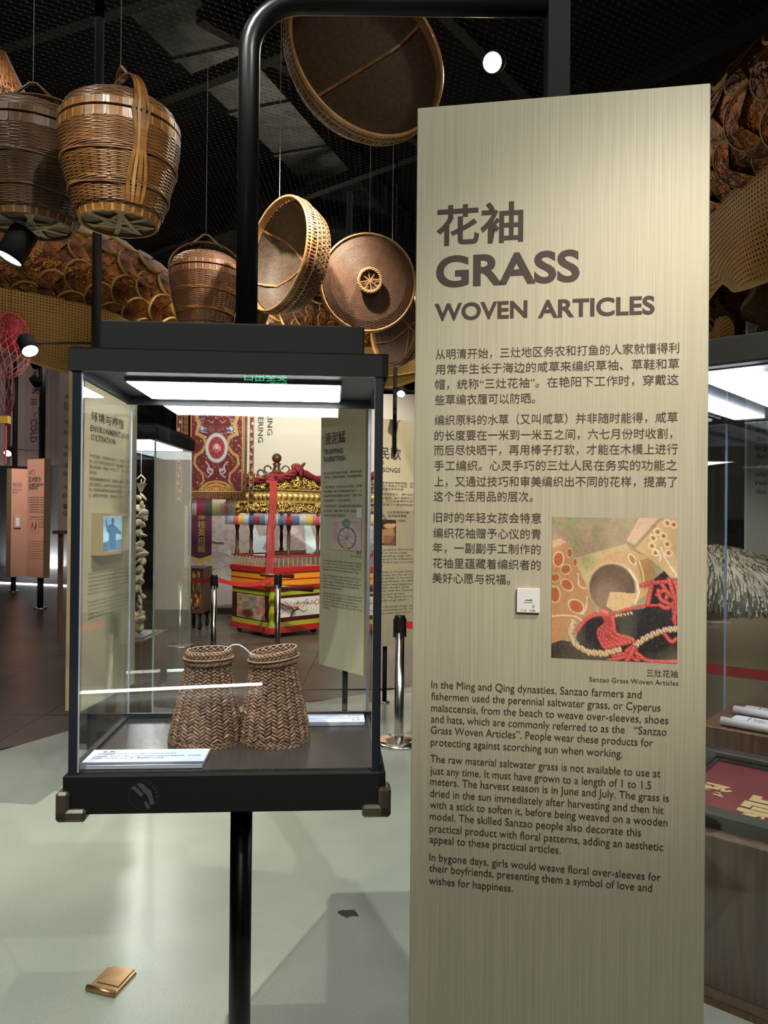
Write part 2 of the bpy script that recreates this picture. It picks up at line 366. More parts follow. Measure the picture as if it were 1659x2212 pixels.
# ceiling ducts and beams above the mesh
DUCT = mat('galvanised_duct', (.30, .31, .33), .35, .6, noise=(.16, .17, .19), nscale=5, bump=.3, bscale=7, bdist=.02)
def ducting():
    a = at(255, -60, 4.6); b = at(530, 200, 7.9); z = 5.75
    A = onz(300, -40, z); B = onz(560, 230, z); d = (B-A).normalized(); A = A-d*2; B = B+d*5; s = Vector((-d.y, d.x, 0))*.34
    mb = MB(); pts = [A-s, A+s, B+s, B-s]
    mb.add([tuple(p) for p in pts]+[(p.x, p.y, p.z+.35) for p in pts], [(0,1,2,3),(7,6,5,4),(0,4,5,1),(1,5,6,2),(2,6,7,3),(3,7,4,0)])
    for k in range(1, 9):
        c = A+(B-A)*(k/9); w = d*.025; q = [c-s*1.06-w, c+s*1.06-w, c+s*1.06+w, c-s*1.06+w]
        mb.add([(p.x, p.y, z-.02) for p in q]+[(p.x, p.y, z+.37) for p in q], [(0,1,2,3),(7,6,5,4),(0,4,5,1),(1,5,6,2),(2,6,7,3),(3,7,4,0)])
    tag(mb.build('ventilation_duct', DUCT), 'grey sheet metal air duct running above the ceiling mesh', 'duct')
ducting()
BEAM = mat('dark_steel_beam', (.035, .037, .042), .6)
for k, (p, q) in enumerate([((0, 110), (540, -60)), ((60, 330), (620, 120)), ((300, 560), (1150, 250)), ((560, 120), (1100, 420)), ((960, 40), (1400, 470)), ((1150, 300), (1659, 60))]):
    z = 5.3+.05*k; A = onz(*p, z); B = onz(*q, z); d = (B-A).normalized(); s = Vector((-d.y, d.x, 0))*.05
    A = A-d*.6; B = B+d*.6
    pts = [A-s, A+s, B+s, B-s]; mb = MB()
    mb.add([tuple(v) for v in pts]+[(v.x, v.y, v.z+.12) for v in pts], [(0,1,2,3),(7,6,5,4),(0,4,5,1),(1,5,6,2),(2,6,7,3),(3,7,4,0)])
    struct(mb.build('trim_%d' % (k+1), BEAM))
# curved pale shade seen high in the middle
mb = MB(); c = at(650, 520, 11.0); mb.lathe([(1.55, 0), (1.5, .12), (1.2, .3), (.6, .42), (.02, .46)], 40, 0, Matrix.Translation((c.x, 11.3, c.z-.25)))
tag(mb.build('dome_shade', mat('grey_shade', (.06, .063, .066), .7), smooth=True), 'wide shallow grey dome high above the woven hats', 'lamp shade')

# expanded-metal ceiling mesh
def ceiling_mesh():
    z = 4.35; wx = .044; ly = .052; x0, x1, y0, y1 = -7.5, 6.5, -.8, 13.5
    nx = int((x1-x0)/wx); ny = int((y1-y0)/ly); V = []; F = []; hw = .0021; base = 0
    yo = []; xo = []
    for j in range(ny):
        for (f, s) in ((0, 0), (.28, 0), (.5, 1), (.78, 1)): yo.append(y0+(j+f)*ly); xo.append(s)
    yo = np.array(yo); xo = np.array(xo, float); m = len(yo)
    for i in range(nx):
        sgn = 1 if i % 2 == 0 else -1; ph = xo if sgn > 0 else 1-xo
        xx = x0+i*wx+(ph-.5)*wx*.94
        a = np.stack([xx-hw, yo, np.full(m, z)], 1); b = np.stack([xx+hw, yo, np.full(m, z+.001)], 1)
        V.append(np.stack([a, b], 1).reshape(-1, 3)); k = np.arange(m-1)*2+base
        F.append(np.stack([k, k+2, k+3, k+1], 1)); base += 2*m
    V = np.concatenate(V); F = np.concatenate(F)
    me = bpy.data.meshes.new('ceiling_mesh'); me.vertices.add(len(V)); me.vertices.foreach_set('co', V.ravel())
    me.loops.add(F.size); me.loops.foreach_set('vertex_index', F.ravel().astype(np.int32)); me.polygons.add(len(F))
    me.polygons.foreach_set('loop_start', np.arange(0, F.size, 4, dtype=np.int32)); me.polygons.foreach_set('loop_total', np.full(len(F), 4, dtype=np.int32))
    me.update(calc_edges=True); me.materials.append(mat('dark_wire', (.085, .09, .085), .5, .3))
    o = bpy.data.objects.new('ceiling_mesh', me); COL.objects.link(o); o['kind'] = 'stuff'; o['label'] = 'dark expanded metal mesh stretched below the ceiling'; o['category'] = 'mesh'
ceiling_mesh()

# ================================================================== TUBE FRAME
FY = 1.665; PXL, PXR, FZ = -.302, .366, 2.612; TR = .0235
fr = thing('tube_frame', 'black steel tube frame arching from the glass case to the tall text board', 'frame', (PXL, FY, 0))
arc = [(0, 0, 0), (0, 0, FZ-.11)]+[(.11-.11*math.cos(a), 0, FZ-.11+.11*math.sin(a)) for a in np.linspace(0, PI/2, 9)[1:]]
MB().tube([(0, 0, 0), (0, 0, .936)], TR, 20).build('lower_post', BLACKG, fr, True)
MB().tube([(0, 0, 1.88)]+arc[1:]+[(PXR-PXL-TR, 0, FZ)], TR, 20).build('top_bar', BLACKG, fr, True)
MB().box((PXR-PXL-TR, -TR, 0), (PXR-PXL+TR, TR, FZ+TR)).build('right_post', BLACK, fr)
MB().lathe([(0, .012), (.1, .012), (.105, .008), (.105, 0), (0, 0)], 32).build('foot_plate', BLACK, fr, True)
for z in (.9, 2.0): MB().box((PXR-PXL-.012, -.29, z), (PXR-PXL+.012, 0, z+.03)).build('board_bracket', BLACK, fr)

# ================================================================== MAIN TEXT BOARD
PL = Vector((.0529, 1.3827, 0)); PTH = .1785; PTOP = 2.2357; PBOT = .36; PWD = .5; PTK = .045
pd = Vector((math.cos(PTH), -math.sin(PTH), 0)); pn = Vector((math.sin(PTH), math.cos(PTH), 0))
bd = thing('text_board', 'tall brushed champagne board headed GRASS WOVEN ARTICLES, nearest of all boards', 'sign', PL, -PTH)
MB().bev((0, 0, PBOT), (PWD, PTK, PTOP), .0015).build('board', CHAMP, bd)
def pu(px, py):
    h = onplane(px, py, PL, pn); return (h-PL).dot(pd), h.z
def ptxt(mb, s, x0, y0, x1, em, off=0, y1=None, res=3):
    u0, v0 = pu(x0, y0); u1, _ = pu(x1, y0); put_text(mb, s, u0, v0, em, u1-u0, off, res, y=-.0007)
mb = MB()
CN = [('从明清开始，三灶地区务农和打鱼的人家就懂得利', 941, 777, 1467), ('用常年生长于海边的咸草来编织草袖、草鞋和草', 941, 809.5, 1467), ('帽，统称“三灶花袖”。在艳阳下工作时，穿戴这', 940, 842, 1466), ('些草编衣履可以防晒。', 940, 875, 1156),
 ('编织原料的水草（又叫咸草）并非随时能得，咸草', 939, 919, 1464), ('的长度要在一米到一米五之间，六七月份时收割，', 939, 952, 1452), ('而后尽快晒干，再用棒子打软，才能在木模上进行', 938, 984, 1464), ('手工编织。心灵手巧的三灶人民在务实的功能之', 938, 1017, 1463), ('上，又通过技巧和审美编织出不同的花样，提高了', 938, 1051, 1463), ('这个生活用品的层次。', 937, 1083, 1151),
 ('旧时的年轻女孩会特意', 937, 1128.5, 1169), ('编织花袖赠予心仪的青', 936, 1162, 1169), ('年，一副副手工制作的', 935, 1194, 1168), ('花袖里蕴藏着编织者的', 935, 1227, 1168), ('美好心愿与祝福。', 934, 1259, 1102)]
for s, x0, y0, x1 in CN:
    s2 = s
    ptxt(mb, s2, x0, y0-2.2, x1, .0198, .0)
mb.build('chinese_text', TEXT, bd)
mb = MB()
EN = [('In the Ming and Qing dynasties, Sanzao farmers and', 1486, 1386), ('fishermen used the perennial saltwater grass, or Cyperus', 1511, 1427), ('malaccensis, from the beach to weave over-sleeves, shoes', 1536, 1444), ('and hats, which are commonly referred to as the   “Sanzao', 1560, 1440), ('Grass Woven Articles”. People wear these products for', 1584, 1411), ('protecting against scorching sun when working.', 1610, 1345),
 ('The raw material saltwater grass is not available to use at', 1646, 1427), ('just any time. It must have grown to a length of 1 to 1.5', 1671.5, 1407), ('meters. The harvest season is in June and July. The grass is', 1695, 1445), ('dried in the sun immediately after harvesting and then hit', 1720.5, 1434), ('with a stick to soften it, before being weaved on a wooden', 1745, 1442), ('model. The skilled Sanzao people also decorate this', 1770, 1385), ('practical product with floral patterns, adding an aesthetic', 1796, 1433), ('appeal to these practical articles.', 1820, 1211),
 ('In bygone days, girls would weave floral over-sleeves for', 1858.5, 1428), ('their boyfriends, presenting them a symbol of love and', 1882, 1409), ('wishes for happiness.', 1909, 1108)]
for s, y0, x1 in EN:
    ptxt(mb, s, 932-5*(y0-1486)/423, y0, x1, .0196, 0)
mb.build('english_text', TEXT, bd)
mb = MB(); ptxt(mb, '花袖', 943, 523, 1130, .0755, .018, res=4); mb.build('chinese_title', TEXT, bd)
mb = MB(); ptxt(mb, 'GRASS', 942, 619, 1252, .0755, .028, res=5)
ptxt(mb, 'WOVEN', 939, 692, 1139, .0415, .028, res=5); ptxt(mb, 'ARTICLES', 1162, 686, 1414, .0425, .028, res=5); mb.build('english_title', TEXT, bd)
mb = MB(); ptxt(mb, '三灶花袖', 1397, 1459.5, 1464, .0135, .002); ptxt(mb, 'Sanzao Grass Woven Articles', 1273, 1472, 1465.5, .0118, 0, res=2); mb.build('photo_caption', TEXT, bd)
# printed photograph of the sleeves and straw sandals
def photo():
    c = Canvas(208, 238, 'c9ae8c')
    g = c.noise((14, 10), 3); h = c.noise((30, 26), 4)
    c.A[:] = np.array(lin('b79c80'))*(1-g[..., None])+np.array(lin('93906a'))*g[..., None]
    c.mix((h-.55)*4, 'a8847c', .6); c.mix((c.noise((22, 18), 9)-.6)*5, '8aa06a', .5)
    c.poly([(.15, .30), (.6, .18), (.75, .4), (.45, .75), (.2, .5)], 'd8bc88', .75); c.ell(.33, .33, .12, .06, '7f9a5c', .2, .8, .5)
    # ground at the bottom
    c.poly([(0, .86), (.3, .9), (.5, .78), (.75, .62), (.82, .42), (.9, .36), (1, .5), (1, 1), (0, 1)], '241c1a')
    # upper right sleeve
    c.poly([(.60, .16), (.70, 0), (.88, 0), (.72, .22)], 'd9b79f'); c.poly([(.66, .21), (.86, .02), (.9, 0), (1, 0), (1, .42), (.94, .40), (.78, .28)], 'd3b183')
    c.line([(.66, .21), (.75, .12), (.87, .0)], .012, 'a98f6c')
    for x, y in [(.92, .035), (.97, .045), (.845, .095), (.89, .125), (.81, .14), (.80, .195), (.92, .18), (.83, .24), (.93, .24)]:
        c.ell(x, y, .032, .03, 'efe0c4', .4); c.ell(x, y, .022, .02, 'd9a25c', .4); c.ell(x, y, .009, .012, 'a85a28')
    c.line([(.87, .2), (.9, .27), (.94, .33), (1, .4)], .006, 'efe2cc'); c.line([(.86, .3), (.87, .26), (.83, .22)], .006, 'efe2cc')
    # left sleeve with felt flowers
    c.poly([(0, .17), (.07, .15), (.12, .18), (.17, .27), (.29, .5), (.35, .62), (.34, .74), (.2, .83), (.06, .88), (0, .9)], 'c08c60')
    c.poly([(0, .17), (.07, .15), (.12, .18), (.02, .22), (0, .22)], 'd9b288')
    for x, y, rx, ry, a in [(.055, .3, .038, .055, .1), (.115, .37, .035, .04, .8), (.03, .43, .035, .03, -.4), (.125, .48, .05, .036, .7), (.025, .55, .04, .062, -.1), (.145, .255, .022, .035, -.1), (.2, .63, .06, .045, .6), (.19, .32, .015, .03, 0)]:
        c.ell(x, y, rx*1.22, ry*1.16, 'e6cbb0', a); c.ell(x, y, rx, ry, 'b06a3c', a); c.ell(x, y, rx*.6, ry*.6, 'c4542c', a, .9, .7)
    c.line([(.215, .4), (.22, .48), (.25, .5), (.28, .5)], .006, 'e6cbb0'); c.line([(.29, .56), (.28, .64), (.26, .68), (.22, .68)], .006, 'e6cbb0'); c.line([(0, .705), (.1, .695), (.2, .7), (.25, .73)], .006, 'e6cbb0')
    c.mix((c.noise((60, 50), 5)-.5)*2*(c.X < .34), '8a5c3c', .25)
    # open sleeve
    c.poly([(.30, .42), (.36, .32), (.48, .25), (.62, .22), (.76, .27), (.82, .36), (.8, .5), (.66, .6), (.5, .68), (.38, .6)], 'cda577')
    c.poly([(.68, .3), (.78, .28), (.83, .38), (.8, .46), (.74, .5)], 'b48a5a')
    c.ell(.495, .49, .20, .205, 'e0c2a0', -.15); c.ell(.488, .492, .185, .192, '5c4438', -.15); c.ell(.44, .56, .12, .13, '8a6a58', .5, .8, .8)
    c.poly([(.47, .52), (.675, .525), (.68, .57), (.6, .64), (.5, .655), (.44, .62)], 'e0b888')
    c.ell(.645, .29, .026, .05, 'ecd8b8', -.5); c.ell(.645, .29, .018, .038, 'b8783c', -.5)
    c.line([(.62, .36), (.68, .44), (.7, .52), (.67, .6)], .008, 'efe0c4'); c.line([(.70, .3), (.73, .38), (.74, .46)], .005, 'e6cfa8')
    # sandal
    c.poly([(.22, .78), (.3, .70), (.5, .66), (.95, .6), (1, .64), (1, .76), (.82, .78), (.66, .86), (.5, .9), (.26, .92), (.2, .86)], '262228')
    c.poly([(.66, .95), (.8, .9), (1, .88), (1, 1), (.7, 1)], '1e1a1e')
    def braid(pts, n, w, col):
        pts = np.array(pts); s = np.linspace(0, len(pts)-1, n)
        for k, q in enumerate(s):
            i = min(int(q), len(pts)-2); p = pts[i]*(1-(q-i))+pts[i+1]*(q-i); c.ell(p[0], p[1], w, w*.55, '8a6a4c', .8+(k % 2)*.5); c.ell(p[0], p[1]-.003, w*.86, w*.42, col, .8+(k % 2)*.5)
    braid([(.18, .74), (.15, .82), (.19, .9), (.3, .95), (.42, .955), (.55, .92)], 26, .032, 'dfc297')
    braid([(.67, .89), (.74, .84), (.82, .80), (.92, .77), (1, .76)], 17, .028, 'e0c49c'); braid([(.5, .69), (.56, .68), (.64, .665)], 7, .016, 'e0c49c')
    R1, R2 = 'd4524f', 'e87c74'
    def smooth(P, n=6):
        P = [np.array(p) for p in P]; P = [2*P[0]-P[1]]+P+[2*P[-1]-P[-2]]; o_ = []
        for i in range(1, len(P)-2):
            for k in range(n): t = k/n; a, b, d, e = P[i-1:i+3]; o_.append(tuple(.5*(2*b+(d-a)*t+(2*a-5*b+4*d-e)*t*t+(3*b-a-3*d+e)*t**3)))
        return o_+[tuple(P[-2])]
    def rope(pts, w):
        pts = smooth(pts); c.line(pts, w, '7c2428'); c.line(pts, w*.78, R1); 
        for k in range(1, len(pts), 2): x, y = pts[k]; c.ell(x-.002, y-.003, w*.62, w*.30, R2, .9, .5, .8); c.ell(x+.006, y+.006, w*.4, w*.12, '9c2c34', .9, .5, .7)
    rope([(.21, .80), (.27, .73), (.34, .69), (.42, .68)], .016); rope([(.47, .68), (.6, .64), (.75, .61), (.88, .6)], .011)
    for k in range(8):
        t = k/7; rope([(.42+.01*k, .69), (.40+.06*t+.04, .74), (.38+.14*t, .80+.01*k % .03), (.42+.22*t, .90-.06*t), (.46+.2*t, .91-.05*t)], .016)
    c.ell(.43, .665, .045, .028, R1, .3); c.ell(.43, .66, .03, .015, R2, .3)
    for p in [[(.72, .47), (.8, .45), (.9, .44), (.98, .43)], [(.98, .43), (1, .52), (.97, .6), (.98, .72)], [(.8, .46), (.78, .55), (.77, .6)], [(.88, .46), (.92, .52), (.9, .58)], [(.84, .53), (.9, .5), (.97, .55)], [(.86, .6), (.92, .62), (.98, .57)], [(.93, .42), (.96, .5), (.99, .6), (.97, .7)], [(.85, .5), (.87, .56), (.93, .59)]]: rope(p, .018)
    for p in [[(.6, .93), (.66, .9), (.7, .98)], [(.5, .97), (.6, .95), (.7, 1)], [(.62, .99), (.64, .93), (.7, .95), (.78, .99), (1, .985)], [(.46, 1), (.55, .98), (.62, .96)], [(.9, .8), (.95, .85), (.99, .83)], [(.66, .9), (.64, .95), (.6, 1)]]: rope(p, .017)
    g2 = c.noise((5, 5), 21); c.mix((g2-.5)*1.6, '3a2416', .35); c.mix((.45-g2)*1.4, 'f0dcb8', .22)
    c.mix((c.noise((70, 70), 11)-.5)*1.6, '2c1c12', .22); c.mix((c.noise((90, 90), 12)-.6)*2, 'e4c8a4', .07)
    co = [pu(1193, 1117), pu(1463, 1120), pu(1463, 1433), pu(1191, 1420)]
    c.mesh('printed_photo', [(u, -.0008, v) for u, v in co], PRINT, bd)
photo()
u0, v0 = pu(1116, 1322); u1, v1 = pu(1166, 1271)
qr = thing('small_plaque', 'small white acrylic square stuck on the champagne board beside the printed photo', 'plaque', PL+pd*((u0+u1)/2)-pn*.0005+Vector((0, 0, (v0+v1)/2)), -PTH)
hw, hh = (u1-u0)/2, (v1-v0)/2
WHITE = mat('white_acrylic', (.72, .70, .70), .25); GREEN = mat('green_print', (.25, .5, .36), .4)
MB().bev((-hw, -.006, -hh), (hw, 0, hh), .0008).build('plate', WHITE, qr)
mb = MB(); mb.poly([(-.007, -.0063, -.001), (-.004, -.0063, .0012), (-.001, -.0063, .002), (.002, -.0063, .0008), (.003, -.0063, .0015), (.0055, -.0063, .0028), (.007, -.0063, .001), (.007, -.0063, 0), (.0005, -.0063, -.0002), (-.002, -.0063, .0006), (-.004, -.0063, -.0004)])
put_text(mb, '金湾非遗馆', -.007, -.0042, .003, .014, y=-.0063); put_text(mb, '扫一扫', -.0125, -hh+.0025, .0042, .009, y=-.0063); put_text(mb, '听讲解', .003, -hh+.0025, .0042, .009, y=-.0063); mb.build('print', TEXTG, qr)
MB().lathe([(0, 0), (.0028, 0)], 16, 0, Matrix.Translation((.009, -.0064, -.0095)) @ Matrix.Rotation(PI/2, 4, 'X')).build('green_seal', GREEN, qr)

# ================================================================== GLASS CASE WITH SLEEVES
CP = Vector((-.5928, 1.4363, 0)); CPH = .0669; CW = .6; CD = .405; ZS = 1.013; ZB = .936; ZH = 1.7665; ZT = 1.8105
cm = Matrix.Translation(CP) @ Matrix.Rotation(CPH, 4, 'Z'); cmi = cm.inverted()
def cl(p): return cmi @ Vector(p)
case = thing('display_case', 'black framed glass display case on a post, holding two woven sleeves', 'display case', CP, CPH)
HOOD = mat('hood_underside', (.10, .105, .125), .35, spec=.6)
MB().bev((-.002, -.002, ZB), (CW+.002, CD+.002, ZS-.004), .003).build('base_box', BLACK, case)
SHELF = mat('brown_grey_shelf', (.045, .036, .034), .22, spec=.55, noise=(.038, .031, .03), nscale=30)
MB().box((.012, .012, ZS-.006), (CW-.012, CD-.012, ZS)).build('shelf', SHELF, case)
mb = MB(); mb.box((0, 0, ZH), (CW, .004, ZT)); mb.box((0, CD-.004, ZH), (CW, CD, ZT)); mb.box((0, .004, ZH), (.004, CD-.004, ZT)); mb.box((CW-.004, .004, ZH), (CW, CD-.004, ZT)); mb.box((0, 0, ZT-.003), (CW, CD, ZT))
mb.build('hood', mat('black_hood', (.009, .009, .0095), .75, spec=.2), case)
MB().box((.004, .004, ZH+.012), (CW-.004, CD-.004, ZH+.018)).build('hood_ceiling', HOOD, case)
MB().bev((.045, .045, ZT), (CW-.045, CD-.045, 1.874), .003).build('hood_cap', BLACK, case)
MB().box((.068, .13, ZH+.004), (.512, .362, ZH+.012)).build('light_frame', mat('light_frame', (.25, .26, .28), .4), case)
MB().box((.072, .134, ZH+.002), (.508, .358, ZH+.004)).build('light_panel', emitmat('white_led_panel', (.93, .96, 1.0), 20.0), case)
for x in (.010, CW-.022): MB().box((x-.003, .002, ZS-.004), (x+.013, .015, ZH+.002)).build('corner_post', mat('blue_black_post', (.012, .015, .02), .25), case)
g = .006
for nm, a, b in (('glass_front', (.02, .004, ZS), (CW-.02, .004+g, ZH)), ('glass_back', (.012, CD-.012-g, ZS), (CW-.012, CD-.012, ZH)), ('glass_left', (.010, .016, ZS), (.010+g, CD-.018, ZH)), ('glass_right', (CW-.010-g, .016, ZS), (CW-.010, CD-.018, ZH))):
    MB().box(a, b).build(nm, GLASS, case)
for x, y in ((.0155, CD-.0185), (CW-.0195, CD-.0185), (.022, .003), (CW-.0255, .003)): MB().box((x, y, ZS), (x+.0035, y+.0035, ZH)).build('glass_edge', mat('polished_glass_edge', (.42, .43, .50), .1, spec=1), case)
mb = MB(); mb.box((.006, CD-.02, ZS-.003), (CW-.006, CD-.010, ZS+.012)); mb.box((.006, .016, ZS-.003), (.0185, CD-.02, ZS+.006)); mb.box((CW-.0185, .016, ZS-.003), (CW-.006, CD-.02, ZS+.006)); mb.build('bottom_channel', mat('channel_grey', (.03, .034, .04), .3), case)
mb = MB(); mb.box((.006, CD-.02, ZH-.008), (CW-.006, CD-.010, ZH+.012)); mb.box((.006, .016, ZH-.006), (.016, CD-.02, ZH+.012)); mb.box((CW-.016, .016, ZH-.006), (CW-.006, CD-.02, ZH+.012)); mb.build('top_channel', mat('channel_dark', (.012, .013, .016), .4), case)
# clear rubber corner guards
GUARD = mat('clear_rubber_guard', (.10, .085, .055), .2, spec=.7); GUARD.node_tree.nodes['Principled BSDF'].inputs['Transmission Weight'].default_value = .45
for sx, x in ((1, -.012), (-1, CW+.012)):
    mb = MB()
    mb.bev((min(x, x+sx*.024), -.012, ZB-.011), (max(x, x+sx*.024), .03, ZB+.045), .005)
    mb.bev((min(x, x+sx*.055), -.012, ZB-.011), (max(x, x+sx*.055), .03, ZB+.012), .005)
    mb.bev((min(x, x+sx*.014), .01, ZB-.011), (max(x, x+sx*.014), .055, ZB+.014), .004)
    mb.build('corner_guard', GUARD, case)
# emblem
def base_uv(px, py):
    h = cl(onplane(px, py, CP, Vector((-math.sin(CPH), math.cos(CPH), 0)))); return (h.x, -.0028, h.z)
EMB = mat('grey_emblem', (.055, .054, .05), .5)
mb = MB(); q = lambda X, Y: base_uv(200+X/5.184, 1600+Y/5.184)
mb.poly([q(498, 480), q(525, 466), q(568, 476), q(660, 560), q(697, 700), q(655, 722), q(620, 615), q(520, 512)][::-1])
mb.poly([q(435, 520), q(478, 500), q(580, 600), q(540, 625), q(462, 540), q(450, 552)][::-1]); mb.poly([q(575, 690), q(605, 670), q(650, 742), q(620, 765)][::-1])
cx, _, cz = base_uv(200+575/5.184, 1600+605/5.184)
mb.lathe([(.0272, 0), (.0276, 0)], 48, 0, Matrix.Translation((cx, -.0026, cz)) @ Matrix.Rotation(PI/2, 4, 'X'))
for k, ch in enumerate('平沙博物馆'):
    a = math.radians(62-k*17); M = Matrix.Translation((cx+.0235*math.cos(a), -.0026, cz+.0235*math.sin(a))) @ Matrix.Rotation(-(PI/2-a)*-1+0, 4, 'Y').inverted()
    put_text(mb, ch, -.0025, -.002, .0048, M=M, y=0)
mb.build('emblem', EMB, case)

# woven sleeves
GRASS = mat('dried_salt_grass', (.29, .165, .105), .5, noise=(.22, .125, .08), nscale=40, island=.34, spec=.45)
GRASS_SHADE = mat('grass_gap_shade', (.045, .026, .017), .9)  # dark colour standing in for shade between the grass strands
def grain_template(na=6, nb=4):
    a = np.linspace(-1, 1, na); b = np.linspace(-1, 1, nb); A, B = np.meshgrid(a, b, indexing='ij')
    w = (1-np.abs(A)**3*.55); H = np.sqrt(np.clip(1-B**2*.96, 0, 1))*(1-A**2*.75)+.0
    P = np.stack([A, B*w, H], -1).reshape(-1, 3); F = []
    for i in range(na-1):
        for j in range(nb-1): k = i*nb+j; F.append((k, k+nb, k+nb+1, k+1))
    return P, F
GT, GF = grain_template()
def grains(mb, items):
    for (c, t, s, nrm, la, wb, th) in items:
        P = np.array(c)[None]+GT[:, :1]*la*np.array(t)+GT[:, 1:2]*wb*np.array(s)+(GT[:, 2:3]-.25)*th*np.array(nrm)
        mb.add(P, GF)
def sleeve(name, label, loc, prof, ecc, lean, rz, rimtilt, seed):
    """prof: list of (z, radius)"""
    r_ = np.random.default_rng(seed)
    o = thing(name, label, 'sleeve', loc, rz, 'pair of woven grass over-sleeves')
    zs = [p[0] for p in prof]; rs = [p[1] for p in prof]; H = zs[-1]
    def S(th, z, dr=0):
        r = float(np.interp(z, zs, rs))+dr; k = z/H
        w = 1+.02*math.sin(2*th+seed+z*20)+.012*math.sin(3*th+z*40)
        x = r*w*math.cos(th)*(1+ecc); y = r*w*math.sin(th)*(1-ecc)
        return np.array((x+lean[0]*k**1.5, y+lean[1]*k, z+rimtilt*x*k**3))
    def frame(th, z):
        p = S(th, z); du = S(th+.02, z)-S(th-.02, z); dv = S(th, min(z+.003, H))-S(th, z-.003)
        du /= np.linalg.norm(du); dv /= np.linalg.norm(dv); n = np.cross(du, dv); return p, du, dv, n/np.linalg.norm(n)
    # core behind the strands, dark as the shade in their gaps
    mb = MB(); nz = 24; nt = 48; V = [tuple(S(2*PI*j/nt, H*i/nz, -.0012)) for i in range(nz+1) for j in range(nt)]
    V += [tuple(S(2*PI*j/nt, H*i/nz, -.004)) for i in range(nz+1) for j in range(nt)]
    f = []
    for q in (0, 1):
        for i in range(nz):
            for j in range(nt):
                k = (nz+1)*nt*q+i*nt; l = (j+1) % nt; qd = (k+j, k+l, k+nt+l, k+nt+j); f.append(qd if q == 0 else qd[::-1])
    mb.add(V, f); mb.build('core', GRASS_SHADE, o, True)
    N = 34; pitch = .0070; zc = H-.024; items = []
    rows = int(zc/pitch)
    for c in range(N):
        for k in range(rows+1):
            z = .006+k*pitch+(pitch*.5 if c % 2 else 0)
            if z > zc+.002: continue
            th = 2*PI*(c+.5)/N+r_.normal(0, .008); p, du, dv, n = frame(th, z+r_.normal(0, .0004))
            rr = float(np.interp(z, zs, rs)); cp = 2*PI*rr/N; a = math.radians(33+r_.normal(0, 4))*(1 if c % 2 else -1)
            t = du*math.cos(a)+dv*math.sin(a); s = np.cross(n, t)
            items.append((p+n*(.0004+abs(r_.normal(0, .0005))), t, s, n, cp*.66, pitch*.45, .0050*r_.uniform(.75, 1.25)))
    mb = MB(); grains(mb, items); mb.build('woven_body', GRASS, o, True, kind='stuff')
    # hem, collar and rim plaits
    def plait(name, z, dr, n, w, th_, two=True):
        items = []
        for c in range(n):
            for sgn in ((1, -1) if two else (1,)):
                th = 2*PI*(c+(.5 if sgn > 0 else 0))/n; p, du, dv, nn = frame(th, min(max(z, .004), H-.001)); rr = float(np.interp(z, zs, rs)); cp = 2*PI*(rr+dr)/n
                a = math.radians(32)*sgn; t = du*math.cos(a)+dv*math.sin(a); s = np.cross(nn, t)
                items.append((p+nn*dr+dv*(w*.42*(-sgn))+dv*0+np.array((0, 0, z-min(max(z, .004), H-.001))), t, s, nn, cp*.78, w*.5, th_))
        mb = MB(); grains(mb, items); mb.build(name, GRASS, o, True)
    def cord(mb, z, dr, r, n=150, tw=36):
        for ph in (0, PI):
            pts = []
            for k in range(n):
                th = 2*PI*k/n; p, du, dv, nn = frame(th, z); a = tw*th+ph; pts.append(tuple(p+nn*(dr+r*.6*math.cos(a))+dv*(r*.6*math.sin(a))))
            mb.tube(pts, r*.75, 5, closed=True)
    plait('hem_plait', .004, .0016, 40, .0075, .0035); 
    plait('collar_plait', H-.0085, .0035, 34, .0075, .0035); plait('collar_lower_plait', H-.0215, .0050, 36, .0085, .004)
    mb = MB(); cord(mb, H-.0155, .0078, .0017); cord(mb, H-.0004, .0012, .0017); mb.build('rim_cord', mat('pale_grass_cord', (.36, .23, .145), .55, noise=(.25, .15, .09), nscale=60), o, True)
    # collar backing
    mb = MB(); V = []
    for z, dr in ((H-.026, -.001), (H-.026, .0035), (H-.014, .0055), (H-.002, .0015)):
        for j in range(nt): V.append(tuple(S(2*PI*j/nt, z, dr)))
    mb.add(V, [(i*nt+j, i*nt+(j+1) % nt, (i+1)*nt+(j+1) % nt, (i+1)*nt+j) for i in range(3) for j in range(nt)]); mb.build('collar_band', GRASS_SHADE, o, True)
    # inner weave near the mouth
    items = []
    for c in range(34):
        for k in range(5):
            z = H-.004-k*.0066; th = 2*PI*(c+.5)/34; p, du, dv, nn = frame(th, z-(.0033 if c % 2 else 0)); a = math.radians(33)*(1 if c % 2 else -1)
            t = du*math.cos(a)+dv*math.sin(a); n2 = -nn; s = np.cross(n2, t); items.append((p-nn*.0042, t, s, n2, .0062, .0031, .003))
    mb = MB(); grains(mb, items); mb.build('inner_weave', GRASS, o, True, kind='stuff')
    return o
sl = onz(443, 1600, ZS); sp = Vector((sl.x, 1.655, ZS)); sp.x = (455-829.5-5)/1660*1.655
s1 = sleeve('woven_sleeve', 'left of two plaited grass sleeves standing in the glass case', sp, [(0, .0735), (.02, .0720), (.06, .0645), (.11, .0545), (.15, .047), (.172, .0445), (.195, .0445)], .02, (.004, .0), .1, .02, 1)
sp2 = Vector(((602-829.5-5)/1660*1.665, 1.668, ZS))
s2 = sleeve('woven_sleeve', 'right of two plaited grass sleeves, its mouth tilted, standing in the glass case', sp2, [(0, .0725), (.02, .0715), (.06, .0645), (.11, .0535), (.15, .0465), (.172, .0445), (.194, .0455)], .03, (-.004, 0), .35, .16, 5)
a = sp+Vector((.040, -.01, .194)); b = sp2+Vector((-.040, -.02, .186))
